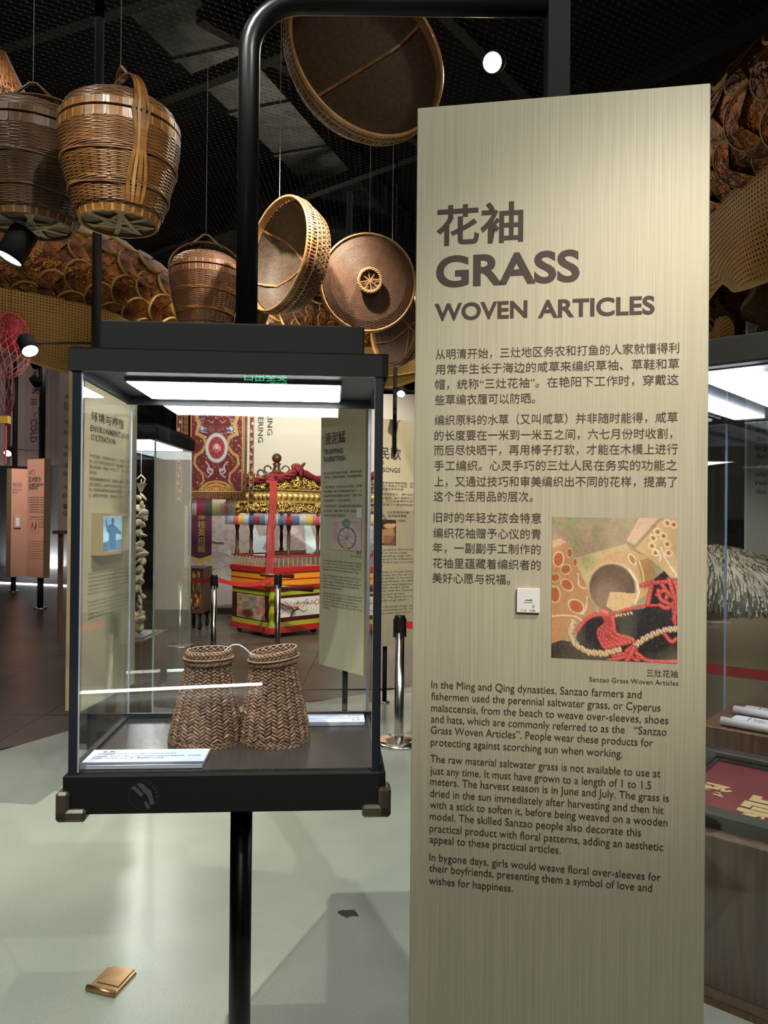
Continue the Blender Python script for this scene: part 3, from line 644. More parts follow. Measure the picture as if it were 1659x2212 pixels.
pts = [a+(b-a)*t+Vector((0, 0, .019*math.sin(PI*min(1, t*1.15))*(1-.25*t))) for t in np.linspace(0, 1, 16)]
w_ = mat('white_cord', (.6, .6, .62), .5); mb = MB(); mb.tube([p-a for p in pts], .0017, 8); o = mb.build('white_cord', w_, smooth=True); o.location = a; tag(o, 'white cord looped between the mouths of the two grass sleeves', 'cord')

# caption cards
def card(name, label, pts, facing, lines, strip):
    """pts: front-left, front-right, back-right, back-left local xy of case"""
    (x0, y0), (x1, y1) = pts; o = thing(name, label, 'label card', cm @ Vector(((x0+x1)/2, (y0+y1)/2, ZS+.0005)), CPH+(PI if facing else 0))
    hx, hy = (x1-x0)/2, (y1-y0)/2
    c = Canvas(120, 56, 'e9ecf7'); c.poly([(.3, 1), (.36, .6), (.5, 0), (1, 0), (1, .05), (.9, .5), (.8, 1)], 'c2cfee', .8); c.poly([(.8, 1), (.88, .5), (1, .1), (1, 1)], 'b4c4ea', .8)
    if strip: c.poly([(0, .84), (1, .84), (1, 1), (0, 1)], '544a66')
    mb = MB(); mb.bev((-hx, -hy, 0), (hx, hy, .009), .001); mb.build('acrylic_block', mat('card_acrylic', (.55, .57, .68), .2), o)
    c.mesh('printed_face', [(-hx, hy, .0095), (hx, hy, .0095), (hx, -hy, .0095), (-hx, -hy, .0095)], attrmat('card_print', .35), o)
    mb = MB(); R = Matrix.Translation((0, 0, .0099)) @ Matrix.Rotation(-PI/2, 4, 'X')
    for s, fx, fy, sz, wd in lines: put_text(mb, s, -hx+fx*2*hx, -hy+fy*2*hy, sz, wd*2*hx, .0, 2, R, y=0)
    mb.build('print', TEXTG, o)
p0 = cl(onz(212, 1667, ZS)); p1 = cl(onz(483, 1625.5, ZS)); p2 = cl(onz(461, 1664, ZS)); p3 = cl(onz(249, 1630, ZS))
card('caption_card', 'white caption card headed SANZAO GRASS WOVEN OVER-SLEEVES at the front of the glass case', ((.022, .018), (.252, .112)), False, [('草 袖', .09, .80, .011, .10), ('SANZAO GRASS WOVEN OVER-SLEEVES', .07, .66, .0085, .66), ('以咸水草、蒲草手工编织，从前三灶农民下地劳作时戴着防晒，称为草袖', .05, .50, .008, .9), ('的手袖，又叫花袖、草袖一样，最能体现“三灶花袖”。', .05, .37, .008, .62)], True)
card('caption_card', 'white caption card at the back of the glass case, its text facing away', ((.385, .305), (.575, .382)), True, [('草 袖', .06, .74, .011, .10), ('SANZAO GRASS WOVEN OVER-SLEEVES', .06, .52, .009, .7), ('以咸水草、蒲草手工编织，从前三灶农民下地劳作', .05, .28, .008, .9)], True)

# ================================================================== BASKETS
def wicker(mb, prof, rows, stakes, amp, mi=0, inner=True):
    """prof [(r,z)] resampled by arc length; over/under relief in real geometry, groove shade by colour"""
    P = np.array(prof, float); d = np.r_[0, np.cumsum(np.hypot(*np.diff(P, axis=0).T))]; s = []
    for k in range(rows): s += [k/rows, (k+.17)/rows, (k+.83)/rows]
    s = np.array(s+[1.0])*d[-1]; m = len(s)
    r = np.interp(s, d, P[:, 0]); z = np.interp(s, d, P[:, 1]); dr = np.gradient(r, s); dz = np.gradient(z, s); L = np.hypot(dr, dz)+1e-9; nr, nz = dz/L, -dr/L
    nt = stakes*2; th = np.arange(nt)*2*PI/nt; V = np.zeros((m, nt, 3))
    for i in range(m):
        row = i//3; pk = 1.0 if i % 3 else 0.0; k = ((np.arange(nt)//2+row) % 2)*2-1; dd = amp*(pk*(.65+.35*k*(np.arange(nt) % 2 == 0))-.25*(1-pk))
        rr = r[i]+nr[i]*dd; zz = z[i]+nz[i]*dd; V[i, :, 0] = rr*np.cos(th); V[i, :, 1] = rr*np.sin(th); V[i, :, 2] = zz
    for i in range(m-1):
        b = i*nt
        for j in range(nt):
            l = (j+1) % nt; mb.F.append((mb.n+b+j, mb.n+b+l, mb.n+b+nt+l, mb.n+b+nt+j)); mb.M.append(mi if i % 3 == 1 else mi+1)
    mb.V.append(V.reshape(-1, 3)); mb.n += m*nt
def staples(mb, r0, z0, r1, z1, n, w, out=.0015, mi=0):
    for k in range(n):
        a = 2*PI*k/n; t = Vector((-math.sin(a), math.cos(a), 0))*w; e = Vector((math.cos(a), math.sin(a), 0))
        p = [e*(r0+out)+Vector((0, 0, z0))-t, e*(r0+out)+Vector((0, 0, z0))+t, e*(r1+out)+Vector((0, 0, z1))+t, e*(r1+out)+Vector((0, 0, z1))-t]
        mb.add([tuple(x) for x in p], [(0, 1, 2, 3)], mi)
def lidded_basket(label, loc, rz, R=.2, H=.31, cord=.9, matset=(BAMBOO, BAMBOOL, BAMBOOD), detail=1, lean=(0, 0), group='lidded bamboo baskets hung from the ceiling'):
    o = thing('lidded_basket', label, 'basket', loc, rz, group); o.rotation_euler = (lean[0], lean[1], rz); B, Pl, D = matset; rb = R*.66
    prof = [(rb, .022), (rb*1.1, .035), (R*.80, H*.28), (R*.92, H*.55), (R*.985, H*.8), (R, H*.9)]
    mb = MB(); wicker(mb, prof, int(50*detail), 36, .0048); mb.build('woven_body', B, o, True)
    mb = MB(); wicker(mb, [(R*1.0, H+.008), (R*.985, H+.03), (R*.9, H+.065), (R*.7, H+.092), (R*.4, H+.105), (.01, H+.11)], int(28*detail), 36, .0042); mb.build('lid', B, o, True)
    mb = MB(); mb.lathe([(R*.985, H*.9-.006), (R*1.015, H*.9-.004), (R*1.02, H-.004), (R*.985, H-.002)], 64); staples(mb, R*1.02, H*.9-.002, R*1.02, H-.006, 34, .0032, mi=1); mb.build('body_rim', [B, Pl], o)
    mb = MB(); mb.lathe([(R*.985, H+.002), (R*1.025, H+.004), (R*1.02, H+.028), (R*.985, H+.032)], 64); staples(mb, R*1.024, H+.005, R*1.02, H+.026, 34, .0032, mi=1); mb.build('lid_rim', [B, Pl], o)
    mb = MB(); mb.lathe([(rb*.9, .012), (rb*.93, 0), (rb*1.0, 0), (rb*1.05, .024), (rb*.99, .028)], 56); staples(mb, rb*1.005, .001, rb*1.05, .023, 26, .0045, .0012, 1); mb.build('foot_ring', [B, Pl], o)
    mb = MB(); mb.lathe([(.001, .016), (rb*.95, .013)], 40); mb.build('base', BASEM, o)
    for k in range(7):
        a = PI*k/7+.2; off = .018*((k*37 % 5)-2); d = Vector((math.cos(a), math.sin(a), 0)); s = Vector((-d.y, d.x, 0)); L = rb*.9
        mb = MB(); mb.ribbon([tuple(d*t*L+s*off+Vector((0, 0, .010-.006*(1-t*t)-.0006*k))) for t in np.linspace(-1, 1, 9)], tuple(s*.0085)); mb.build('base_strip', mat('base_strip_bamboo', (.50, .36, .22), .55, noise=(.34, .23, .13), nscale=12), o)
    # reed hoops round the body
    for zc in (.62, .30):
        z = H*zc; r = float(np.interp(z, [p[1] for p in prof], [p[0] for p in prof])); mb = MB()
        for k in range(5):
            pts = [((r+.005+.0015*math.sin(9*a+k*1.3))*math.cos(a), (r+.005+.0015*math.sin(9*a+k*1.3))*math.sin(a), z+(k-2)*.0042+.004*math.sin(3*a+k)) for a in np.linspace(0, 2*PI, 73)[:-1]]
            mb.tube(pts, .0024, 5, closed=True)
        mb.build('reed_hoop', D, o, True)
    # carrying hoop: bamboo straps up both sides and over
    hh = .185
    for k, (off, w, th, m_) in enumerate(((-.022, .006, .004, B), (-.008, .005, .004, Pl), (.006, .0065, .005, B), (.021, .005, .004, B))):
        pts = []; rr = []
        for t in np.linspace(0, 1, 15): z = .03+(H-.03)*t; pts.append((float(np.interp(z, [p[1] for p in prof], [p[0] for p in prof]))+.009, off*(1+.3*math.sin(7*t)), z))
        top = [( (R+.012)*math.cos(a), off*(1-.75*math.sin(a)), H+hh*math.sin(a)**.9) for a in np.linspace(0, PI, 25)[1:-1]]
        full = pts+top+[(-x, y, z) for x, y, z in pts[::-1]]
        P = [Vector(p) for p in full]; nv = []
        for i in range(len(P)):
            t = (P[min(i+1, len(P)-1)]-P[max(i-1, 0)]).normalized(); nv.append(tuple(Vector((0, 1, 0)).cross(t)*-1))
        mb = MB(); mb.ribbon(full, (0, w, 0), 0, th, nv); mb.build('carrying_strap', m_, o)
    mb = MB(); ap = (0, 0, H+hh+.045); mb.tube([(-.09, 0, H+hh*.86), (-.05, 0, H+hh+.008), (-.012, 0, H+hh+.042), (.012, 0, H+hh+.042), (.05, 0, H+hh+.008), (.09, 0, H+hh*.86)], .0055, 8); mb.build('lifting_bow', D, o, True)
    mb = MB(); mb.tube([(0, 0, H+hh+.045), (0, 0, 4.35-loc[2])], .0012, 5); mb.build('hanging_cord', mat('grey_cord', (.22, .21, .19), .7), o)
    return o
def basket_at(px, ybase, Y, dx=0): 
    p = at(px, ybase, Y); return (p.x+dx, p.y, p.z)
lidded_basket('large glossy golden basket with lid and tall hoop, hung highest at the left', basket_at(257, 486, 2.65), math.radians(-52), .198, .315)
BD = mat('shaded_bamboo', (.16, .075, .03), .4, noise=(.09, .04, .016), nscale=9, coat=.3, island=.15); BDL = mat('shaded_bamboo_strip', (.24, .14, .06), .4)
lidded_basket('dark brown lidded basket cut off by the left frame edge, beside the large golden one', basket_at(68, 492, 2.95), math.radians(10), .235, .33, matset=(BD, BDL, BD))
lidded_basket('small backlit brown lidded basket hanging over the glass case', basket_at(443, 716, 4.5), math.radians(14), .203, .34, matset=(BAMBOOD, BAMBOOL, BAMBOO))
lidded_basket('brown lidded basket mostly hidden behind the small backlit basket and the tube', basket_at(520, 730, 5.4), math.radians(-30), .21, .34, matset=(BAMBOOD, BAMBOOL, BAMBOOD))

def kagome(mb, prof, n, w, mi=0, rings=6, k=1.0):
    """three-way open cane weave on a surface of revolution"""
    P = np.array(prof, float); d = np.r_[0, np.cumsum(np.hypot(*np.diff(P, axis=0).T))]; T = d[-1]
    def S(th, s, off=0):
        r = np.interp(s, d, P[:, 0]); z = np.interp(s, d, P[:, 1]); e = .004
        dr = np.interp(min(s+e, T), d, P[:, 0])-np.interp(max(s-e, 0), d, P[:, 0]); dz = np.interp(min(s+e, T), d, P[:, 1])-np.interp(max(s-e, 0), d, P[:, 1]); L = math.hypot(dr, dz)+1e-9
        r2 = r+dz/L*off*-1; z2 = z+dr/L*off; return Vector((r2*math.cos(th), r2*math.sin(th), z2))
    for i in range(rings):
        s = T*(i+.5)/rings; pts = []; ws = []
        for j in range(61): th = 2*PI*j/60; a = S(th, s-w); b = S(th, s+w); pts.append((a+b)/2); ws.append((b-a)/2)
        mb.ribbon(pts, ws, mi)
    for sg in (1, -1):
        for j in range(n):
            th0 = 2*PI*j/n; pts = []; ws = []
            for t in np.linspace(0, 1, 9):
                s = T*t; th = th0+sg*t*k; a = S(th-.001, s); t1 = (S(th+sg*k*.02, min(s+T*.02, T))-S(th-sg*k*.02, max(s-T*.02, 0))).normalized(); nn = (S(th+.01, s)-S(th-.01, s)).cross(S(th, min(s+.003, T))-S(th, max(s-.003, 0))).normalized()
                pts.append(a+nn*.0008*sg); ws.append(t1.cross(nn)*w)
            mb.ribbon(pts, ws, mi)
def orient(o, n, roll=0):
    q = Vector(n).normalized().to_track_quat('Z', 'Y'); o.rotation_mode = 'QUATERNION'; o.rotation_quaternion = q @ Quaternion((0, 0, 1), roll)
def view_basis(px, py):
    v = ray(px, py).normalized(); r = v.cross(Vector((0, 0, 1))).normalized(); u = r.cross(v); return v, r, u
def tray(label, px, py, Y, R, nimg, ribs=3, depth=.12, openw=True, base=.55, cordto=True, roll=0, matw=TRAYW, mati=TRAYI, scale_n=1, name='woven_tray', solid=False):
    """opening at local z=0 facing +z, bowl to -z. nimg = (towards camera, right, up)"""
    v, r, u = view_basis(px, py); n = (-v*nimg[0]+r*nimg[1]+u*nimg[2]).normalized(); c = at(px, py, Y)
    o = thing(name, label, 'basket tray', c, 0, 'round woven trays and lids hung from the ceiling'); orient(o, n, roll)
    rim = .16*R/.3*.22
    mb = MB(); mb.lathe([(R*.965, 0), (R*.985, .004), (R*1.0, .002), (R*1.005, -rim), (R*.985, -rim-.004)], 80); mb.lathe([(R*.965, 0), (R*.962, -rim-.004)], 80); mb.build('rim_hoop', BAMBOOL, o, True)
    mb = MB()
    for k in range(int(110*scale_n)):
        a = 2*PI*k/int(110*scale_n); M = Matrix.Rotation(a, 4, 'Z'); mb.box((R*1.003, -.0028, -rim-.022), (R*1.012, .0028, -.004), 0, M)
    mb.build('rim_binding', matw, o, kind='stuff')
    mb = MB(); mb.lathe([(R*1.012, -rim*.5), (R*1.016, -rim*.5-.004), (R*1.012, -rim*.5-.008)], 80); mb.lathe([(R*1.0, -rim-.022), (R*1.012, -rim-.024), (R*1.006, -rim-.030), (R*.99, -rim-.028)], 80); mb.build('rim_cane', BAMBOOL, o, True)
    prof = [(R*.985, -rim-.01), (R*.95, -depth*.55), (R*.86, -depth*.85), (R*base, -depth)]
    if openw:
        mb = MB(); kagome(mb, prof, 64, .0030, rings=7, k=.42); mb.build('open_cane_wall', matw, o)
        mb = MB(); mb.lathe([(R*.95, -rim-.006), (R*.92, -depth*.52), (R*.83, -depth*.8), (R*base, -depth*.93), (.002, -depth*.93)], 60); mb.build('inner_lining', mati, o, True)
    else:
        mb = MB(); wicker(mb, prof[::-1], 16, 60, .002); mb.build('woven_wall', matw, o, True)
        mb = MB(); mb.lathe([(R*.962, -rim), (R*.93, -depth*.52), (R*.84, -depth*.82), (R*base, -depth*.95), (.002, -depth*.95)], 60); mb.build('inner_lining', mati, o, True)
    mb = MB(); wicker(mb, [(.01, -depth-.002), (R*base*.5, -depth-.003), (R*base, -depth)], 14, 30, .0015); mb.build('woven_base', matw, o, True)
    for k in range(ribs):
        a = PI*k/3+.3; d = Vector((math.cos(a), math.sin(a), 0)); s = Vector((-d.y, d.x, 0)); pts = []
        for t in np.linspace(-1, 1, 15): x = abs(t)*R*.95; z = float(np.interp(x, [0, R*base, R*.83, R*.92, R*.95], [-depth*.93, -depth*.93, -depth*.8, -depth*.52, -rim]))+.004; pts.append(tuple(d*t*R*.95+Vector((0, 0, z))))
        mb = MB(); mb.ribbon(pts, tuple(s*.006)); mb.build('inner_rib', matw, o)
    if cordto:
        tp = c+u*0; up = (Vector((0, 0, 1))-n*n.z).normalized(); p = c+up*R; q = p.copy(); q.z = 4.35
        mi = (Matrix.Translation(c) @ o.rotation_quaternion.to_matrix().to_4x4()).inverted()
        mb = MB(); mb.tube([tuple(mi @ p), tuple(mi @ q)], .0013, 5); mb.build('hanging_cord', mat('grey_cord', (.22, .21, .19), .7), o)
    return o
tray('largest round sieve basket at the top, its dark inside turned to the viewer', 800, 112, 3.0, .335, (.72, .42, .50), 1, .17, openw=False, base=.78, roll=.4)
tray('round open-weave cane basket tilted on edge just right of the black tube', 594, 548, 4.05, .305, (.46, -.84, .24), 3, .21, openw=True, base=.5)
tray('open-weave basket half hidden behind the round woven lid', 848, 700, 5.0, .27, (.5, -.75, .1), 3, .15, openw=True, base=.5)
# round lid seen from its outside with a knob
def lid(label, px, py, Y, R, nimg):
    v, r, u = view_basis(px, py); n = (-v*nimg[0]+r*nimg[1]+u*nimg[2]).normalized(); c = at(px, py, Y)
    o = thing('round_basket_cover', label, 'basket lid', c, 0, 'round woven trays and lids hung from the ceiling'); orient(o, n)
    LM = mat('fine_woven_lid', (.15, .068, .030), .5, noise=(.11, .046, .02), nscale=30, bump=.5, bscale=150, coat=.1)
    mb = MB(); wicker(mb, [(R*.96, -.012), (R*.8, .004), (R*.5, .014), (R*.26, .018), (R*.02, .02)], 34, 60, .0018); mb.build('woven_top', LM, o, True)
    for dz, rr in ((0, 1.0), (-.016, 1.01), (-.036, 1.015)):
        mb = MB(); mb.tube([(R*rr*math.cos(a), R*rr*math.sin(a), dz-.006) for a in np.linspace(0, 2*PI, 81)[:-1]], .0065, 6, closed=True); mb.build('rim_hoop', BAMBOOL, o, True)
    mb = MB(); mb.lathe([(R*.99, -.01), (R*1.0, -.05), (R*.96, -.055)], 72)
    for k in range(120):
        M = Matrix.Rotation(2*PI*k/120, 4, 'Z'); mb.box((R*1.0, -.002, -.052), (R*1.01, .002, -.044), 0, M)
    mb.build('side_band', TRAYW, o)
    kr = R*.24
    mb = MB(); wicker(mb, [(kr*.85, .018), (kr*.95, .045), (kr*1.05, .07)], 5, 16, .003); mb.build('knob_wall', TRAYW, o, True)
    mb = MB()
    for j in range(3):
        mb.tube([((kr*.98+.006*math.cos(8*a+j*2.1))*math.cos(a), (kr*.98+.006*math.cos(8*a+j*2.1))*math.sin(a), .072+.005*math.sin(8*a+j*2.1)) for a in np.linspace(0, 2*PI, 65)[:-1]], .0045, 6, closed=True)
    mb.build('knob_rim', BAMBOOL, o, True)
    for k in range(8):
        a = 2*PI*k/8+.2; d = Vector((math.cos(a), math.sin(a), 0)); s = Vector((-d.y, d.x, 0)); mb = MB(); mb.ribbon([tuple(d*t+Vector((0, 0, .062))) for t in (.0, kr*.9)], tuple(s*.0025), 0, .003, (0, 0, 1)); mb.build('knob_spoke', BAMBOOL, o)
    mb = MB(); mb.lathe([(.001, .05), (kr*.86, .05)], 24); mb.build('knob_floor', LM, o)
    up = (Vector((0, 0, 1))-n*n.z).normalized(); p = c+up*R; q = p.copy(); q.z = 4.35; mi = (Matrix.Translation(c) @ o.rotation_quaternion.to_matrix().to_4x4()).inverted()
    mb = MB(); mb.tube([tuple(mi @ p), tuple(mi @ q)], .0013, 5); mb.build('hanging_cord', mat('grey_cord', (.22, .21, .19), .7), o)
lid('round woven lid with a small ring knob at its centre, facing the viewer', 796, 610, 4.35, .268, (.96, .12, .16))
# cone fish trap at the far left
c = at(-15, 300, 3.3); ft = thing('fish_trap', 'dim open-woven cone fish trap hanging at the top left corner', 'fish trap', (c.x, c.y, c.z-.05), .3)
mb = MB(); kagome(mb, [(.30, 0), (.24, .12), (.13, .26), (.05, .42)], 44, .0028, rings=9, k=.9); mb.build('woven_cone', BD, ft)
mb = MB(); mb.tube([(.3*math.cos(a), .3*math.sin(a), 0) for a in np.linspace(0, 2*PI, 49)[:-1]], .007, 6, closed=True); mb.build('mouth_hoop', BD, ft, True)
mb = MB(); mb.tube([(0, 0, .42), (0, 0, 4.35-c.z+.05)], .0012, 5); mb.build('hanging_cord', mat('grey_cord', (.22, .21, .19), .7), ft)

# ================================================================== OTHER TEXT BOARDS
def board(label, P0, rz, w, t, zb, zt, m, side=None, group=None, ends=True):
    o = thing('text_board', label, 'sign', (P0[0], P0[1], 0), rz, group)
    mb = MB(); mb.box((0, 0, zb), (w, t, zt)); ob = mb.build('board', [m, side or EDGEB], o)
    for p in ob.data.polygons:
        if abs(p.normal.x) > .9: p.material_index = 1
    d = Vector((math.cos(rz), math.sin(rz), 0)); n = Vector((-math.sin(rz), math.cos(rz), 0)); p0 = Vector((P0[0], P0[1], 0))
    def uv(px, py): h = onplane(px, py, p0, n); return (h-p0).dot(d), h.z
    return o, uv
def pole(o, x, y, z0, z1, r=.018, foot=True, name='pole'):
    MB().tube([(x, y, z0), (x, y, z1)], r, 12).build(name, BLACK, o, True)
    if foot: MB().lathe([(0, .014), (r*2.2, .012), (r*2.4, 0), (0, 0)], 20, 0, Matrix.Translation((x, y, z0))).build('foot_plate', CHROME, o, True)
def lines(o, uv, rows, name, m=TEXTG, res=1):
    mb = MB()
    for r in rows:
        s, x0, y0, x1, em = r[:5]; off = r[5] if len(r) > 5 else 0
        u0, v0 = uv(x0, y0); u1, _ = uv(x1, y0); put_text(mb, s, u0, v0, em, u1-u0, off, res, y=-.002)
    mb.build(name, m, o)
def rows_uv(o, rows, name, m=TEXTG, res=1):
    mb = MB()
    for r in rows:
        s, u, v, em, w = r[:5]; put_text(mb, s, u, v, em, w, r[5] if len(r) > 5 else 0, res, y=-.002)
    mb.build(name, m, o)
# environment board (left of the case, seen edge on)
K_ = 1.26; zk = lambda z: 1.5+(z-1.5)*K_
kk = lambda rows: [(r[0], r[1]*K_, zk(r[2]), r[3]*K_, r[4]*K_)+tuple(r[5:]) for r in rows]
env, uv = board('champagne board headed ENVIRONMENT AND CULTIVATION, seen steeply through the left glass', (-1.212*K_, 3.1*K_), math.radians(85), .52*K_, .085, zk(.70), zk(2.16), CHAMP2)
pole(env, .2, .04, 0, zk(.70), .024); MB().tube([(.2, .04, zk(2.16)), (.2, .04, 4.35)], .024, 12).build('upper_pole', BLACK, env, True)
U = lambda f: f*.52
rows_uv(env, kk([('环境与养殖', .055, 1.883, .044, .32, .006), ('ENVIRONMENT AND', .05, 1.837, .036, .385, .008), ('CULTIVATION', .05, 1.800, .036, .235, .008)]), 'title')
rows_uv(env, kk([('严苛的选种、不掺杂的养殖方式、天然的环境和气', .045, 1.728, .0155, .41), ('候，造就了蚝等贝出众的品质。因此当地的养殖者注', .045, 1.706, .0155, .41), ('重生态的维护，蚝棚是一带不法工厂，以免让环境不', .045, 1.684, .0155, .41), ('受污染。', .045, 1.661, .0155, .07), ('蚝等的养殖需要做好很多事，不单需要一直照看，自然环境', .045, 1.634, .0155, .41), ('和人工管理之外，以科学的方法进行养殖，蚝苗可以随', .045, 1.612, .0155, .41), ('处，让蚝等贝能够种在水温和盐度最适宜的海水中生', .045, 1.590, .0155, .41), ('长，蚝等的肉质才爽脆、肥美丰腴、口味鲜甜。', .045, 1.567, .0155, .36)]), 'chinese_text')
eng = ['Strict breed selection, the consistent upgrading of farming', 'methods, and the natural environment and water quality', 'contribute to the excellent quality of Hengqin oysters. Therefore', 'many emphasis from the local government puts on preventing', 'illegal emissions, to maintain and improve environment', 'first in order to avoid environmental pollution.', '', 'From selective breeding to harvesting, the whole process takes', 'about three to four years. After selecting the best seedlings,', 'they must be hung on the racks. The oyster farmers move them', 'to waters with suitable levels of salinity to guarantee the best', 'quality and taste through the year.']
mb = MB()
for k, s in enumerate(eng):
    if s: put_text(mb, s, .045*K_, zk(1.245-k*.0165), .0145*K_, (.41 if len(s) > 50 else .33)*K_, 0, 1, y=-.002)
mb.build('english_text', TEXTG, env)
scr = thing('picture_screen', 'small wood framed lit screen showing a man in blue, fixed on the environment board', 'screen', Vector((-1.212*K_, 3.1*K_, zk(1.412)))+Vector((math.cos(math.radians(85)), math.sin(math.radians(85)), 0))*.21*K_, math.radians(85)); scr.scale = (K_, K_, K_)
FR = mat('light_wood_frame', (.42, .30, .17), .5)
mb = MB(); a, b, c_ = .14, .088, .045
mb.box((-a, -c_, b-.012), (a, 0, b)).box((-a, -c_, -b), (a, 0, -b+.012)).box((-a, -c_, -b+.012), (-a+.012, 0, b-.012)).box((a-.012, -c_, -b+.012), (a, 0, b-.012)); mb.build('frame', FR, scr)
c = Canvas(64, 56, '9fcbe0'); c.A = c.A*(.8+.35*c.noise((5, 5), 1)[..., None]); c.poly([(0, .75), (1, .68), (1, 1), (0, 1)], '5c87a8')
for k in range(6): c.line([(.1*k+.05, .78), (.1*k, 1)], .01, '27435e'); c.line([(0, .78+.04*k), (.45, .77+.04*k)], .006, '27435e')
c.poly([(.45, .28), (.62, .22), (.78, .32), (.98, .48), (.96, .55), (.76, .5), (.74, .95), (.5, .95), (.48, .5), (.40, .42), (.36, .2), (.41, .2), (.46, .36)], '2f6c9c'); c.ell(.63, .15, .06, .08, '3b5f7e'); c.ell(.38, .16, .03, .04, '6d93ad')
c.mesh('screen', [(-a+.012, -.012, b-.012), (a-.012, -.012, b-.012), (a-.012, -.012, -b+.012), (-a+.012, -.012, -b+.012)], attrmat('lit_screen', .3, emit=1.0), scr)
# rabbitfish board
P0 = at(692, 1120, 5.32); rf, uv = board('champagne board headed TRAPPING RABBITFISH, seen through the back glass of the case', (P0.x, P0.y), math.radians(-50.6), .5, .08, .47, 2.45, CHAMP2)
pole(rf, .25, .04, 0, .47); MB().tube([(.25, .04, 2.45), (.25, .04, 3.67)], .02, 12).build('upper_pole', BLACK, rf, True)
lines(rf, uv, [('浸泥鯭', 701, 959, 746, .088, .01), ('TRAPPING', 700.5, 982.5, 741, .05, .014), ('RABBITFISH', 700.5, 998.5, 746.5, .05, .014)], 'title', res=2)
cn = ['珠江出海口的万山群岛气候温暖，洋流带来丰富的', '浮游生物，适合鱼类觅食栖息，是中国重要的渔场', '之一。', '多数汛期过后，生长在1至50米深海域，易于捕', '获的泥鯭鱼，就成了当地渔民捕捞的对象之一。浸', '泥鯭这种传统渔业的捕捞技艺也就被广泛使用，把鲜', '的泥鯭鱼养活了一代代的渔家百姓。', '浸泥鯭的历史悠久，据说最早出现在商周时期的内', '陆河湖地区，后来才传到广东沿海，海岛的渔民又', '将捕捞工具改良为浸泥鯭笼。']
ys = [1025.5, 1034.5, 1043.5, 1055, 1064.5, 1074, 1084, 1096, 1106, 1116]
mb = MB()
for s, y in zip(cn, ys):
    u0, v0 = uv(700, y); u1, _ = uv(782, y); put_text(mb, s, u0, v0, .0205, (u1-u0)*min(1, len(s)/22), 0, 1, y=-.002)
en = ['Located at the Pearl River Estuary, the Daxieshan Archipelago', 'have a warm climate. The area is rich in plankton brought by', 'ocean currents, and offers suitable food and shelter for fish', 'making it one of the important fishing grounds in China.', '', 'When the fishing season is over, rabbitfish, which live at a', 'depth of 1 to 50 meters and are relatively easy to catch,', 'become a target for local fishermen. Traditional methods of', 'catching rabbitfish are used extensively. Rabbitfish have', 'supported generations of people.', '', 'Trapping rabbitfish is a practice with a long history. It is said', 'that rabbitfish were originally trapped in inland rivers and', 'lakes in the Shang and the Zhou dynasties before these', 'methods were introduced to coastal regions of Guangdong.', 'Fishermen on island were the first ones to use traps to catch', 'rabbitfish.']
for k, s in enumerate(en):
    y = 1212+k*6.35; 
    if s: u0, v0 = uv(698, y); u1, _ = uv(781, y); put_text(mb, s, u0, v0, .020, (u1-u0)*min(1, len(s)/60), 0, 1, y=-.002)
mb.build('small_text', TEXTG, rf)
c = Canvas(70, 76, 'c9aeb0'); c.A *= (.85+.3*c.noise((5, 6), 2)[..., None])
for y in (.12, .33, .55, .78): c.line([(0, y), (1, y+.01)], .006, 'a08c8e')
c.poly([(.05, .15), (.25, .12), (.25, .33), (.05, .34)], 'c98a8c', .6); c.poly([(.02, .36), (.2, .35), (.22, .7), (.04, .7)], 'c08488', .6)
for rr in (.30, .285): 
    pts = [(.52+rr*math.cos(a), .62+rr*1.12*math.sin(a)) for a in np.linspace(0, 2*PI, 33)]; c.line(pts, .009, '3c4450')
c.ell(.50, .16, .16, .15, '5c7f86', 0, .3, .75); c.ell(.52, .18, .06, .05, '9fb3ae', 0, .4); c.ell(.49, .15, .13, .12, '3a5258', .3, .1, .35)
for a in range(0, 360, 40): c.line([(.52, .62), (.52+.28*math.cos(math.radians(a)), .62+.3*math.sin(math.radians(a)))], .006, '55565c')
c.ell(.5, .84, .07, .13, 'd2c56a', .1); c.ell(.5, .84, .03, .1, '6f7a3c', .1, .3, .6)
co = [uv(718, 1120), uv(781, 1119), uv(781, 1190), uv(718, 1187)]
c.mesh('printed_photo', [(u, -.003, v) for u, v in co], PRINT, rf)
u, v = uv(777, 1112); pq = MB().box((u-.018, -.012, v-.02), (u+.018, 0, v+.045)).build('white_label', WHITE, rf)
lines(rf, uv, [('浸泥鯭', 770, 1197, 781, .028), ('Neon Trap Catch', 758, 1203, 781, .018)], 'photo_caption')
# songs board
P0 = at(752, 1120, 5.95); sg, uv = board('champagne board headed SANZAO FOLK SONGS, showing between case and tall board', (P0.x, P0.y), math.radians(30), .66, .08, .46, 2.27, CHAMP2)
q = at(838, 1120, 6.1); dl = (Vector((q.x-P0.x, q.y-P0.y)).length)
pole(sg, dl+.02, .04, 0, .46); MB().tube([(dl+.05, -.03, 2.0), (dl+.05, -.03, 2.72)], .016, 12).build('upper_pole', BLACK, sg, True); MB().tube([(dl-.3, -.03, 2.50), (dl+.5, -.03, 2.50)], .012, 10).build('cross_bar', BLACK, sg, True)
MB().tube([(dl+.05, -.03, 2.72), (dl+.05, -.03, 4.35)], .005, 8).build('hanging_wire', BLACK, sg)
lines(sg, uv, [('三灶民歌', 769, 986.5, 866, .105, .01), ('SANZAO', 787, 1002.5, 829, .052, .013), ('FOLK SONGS', 794, 1018, 864, .052, .013)], 'title', res=2)
mb = MB()
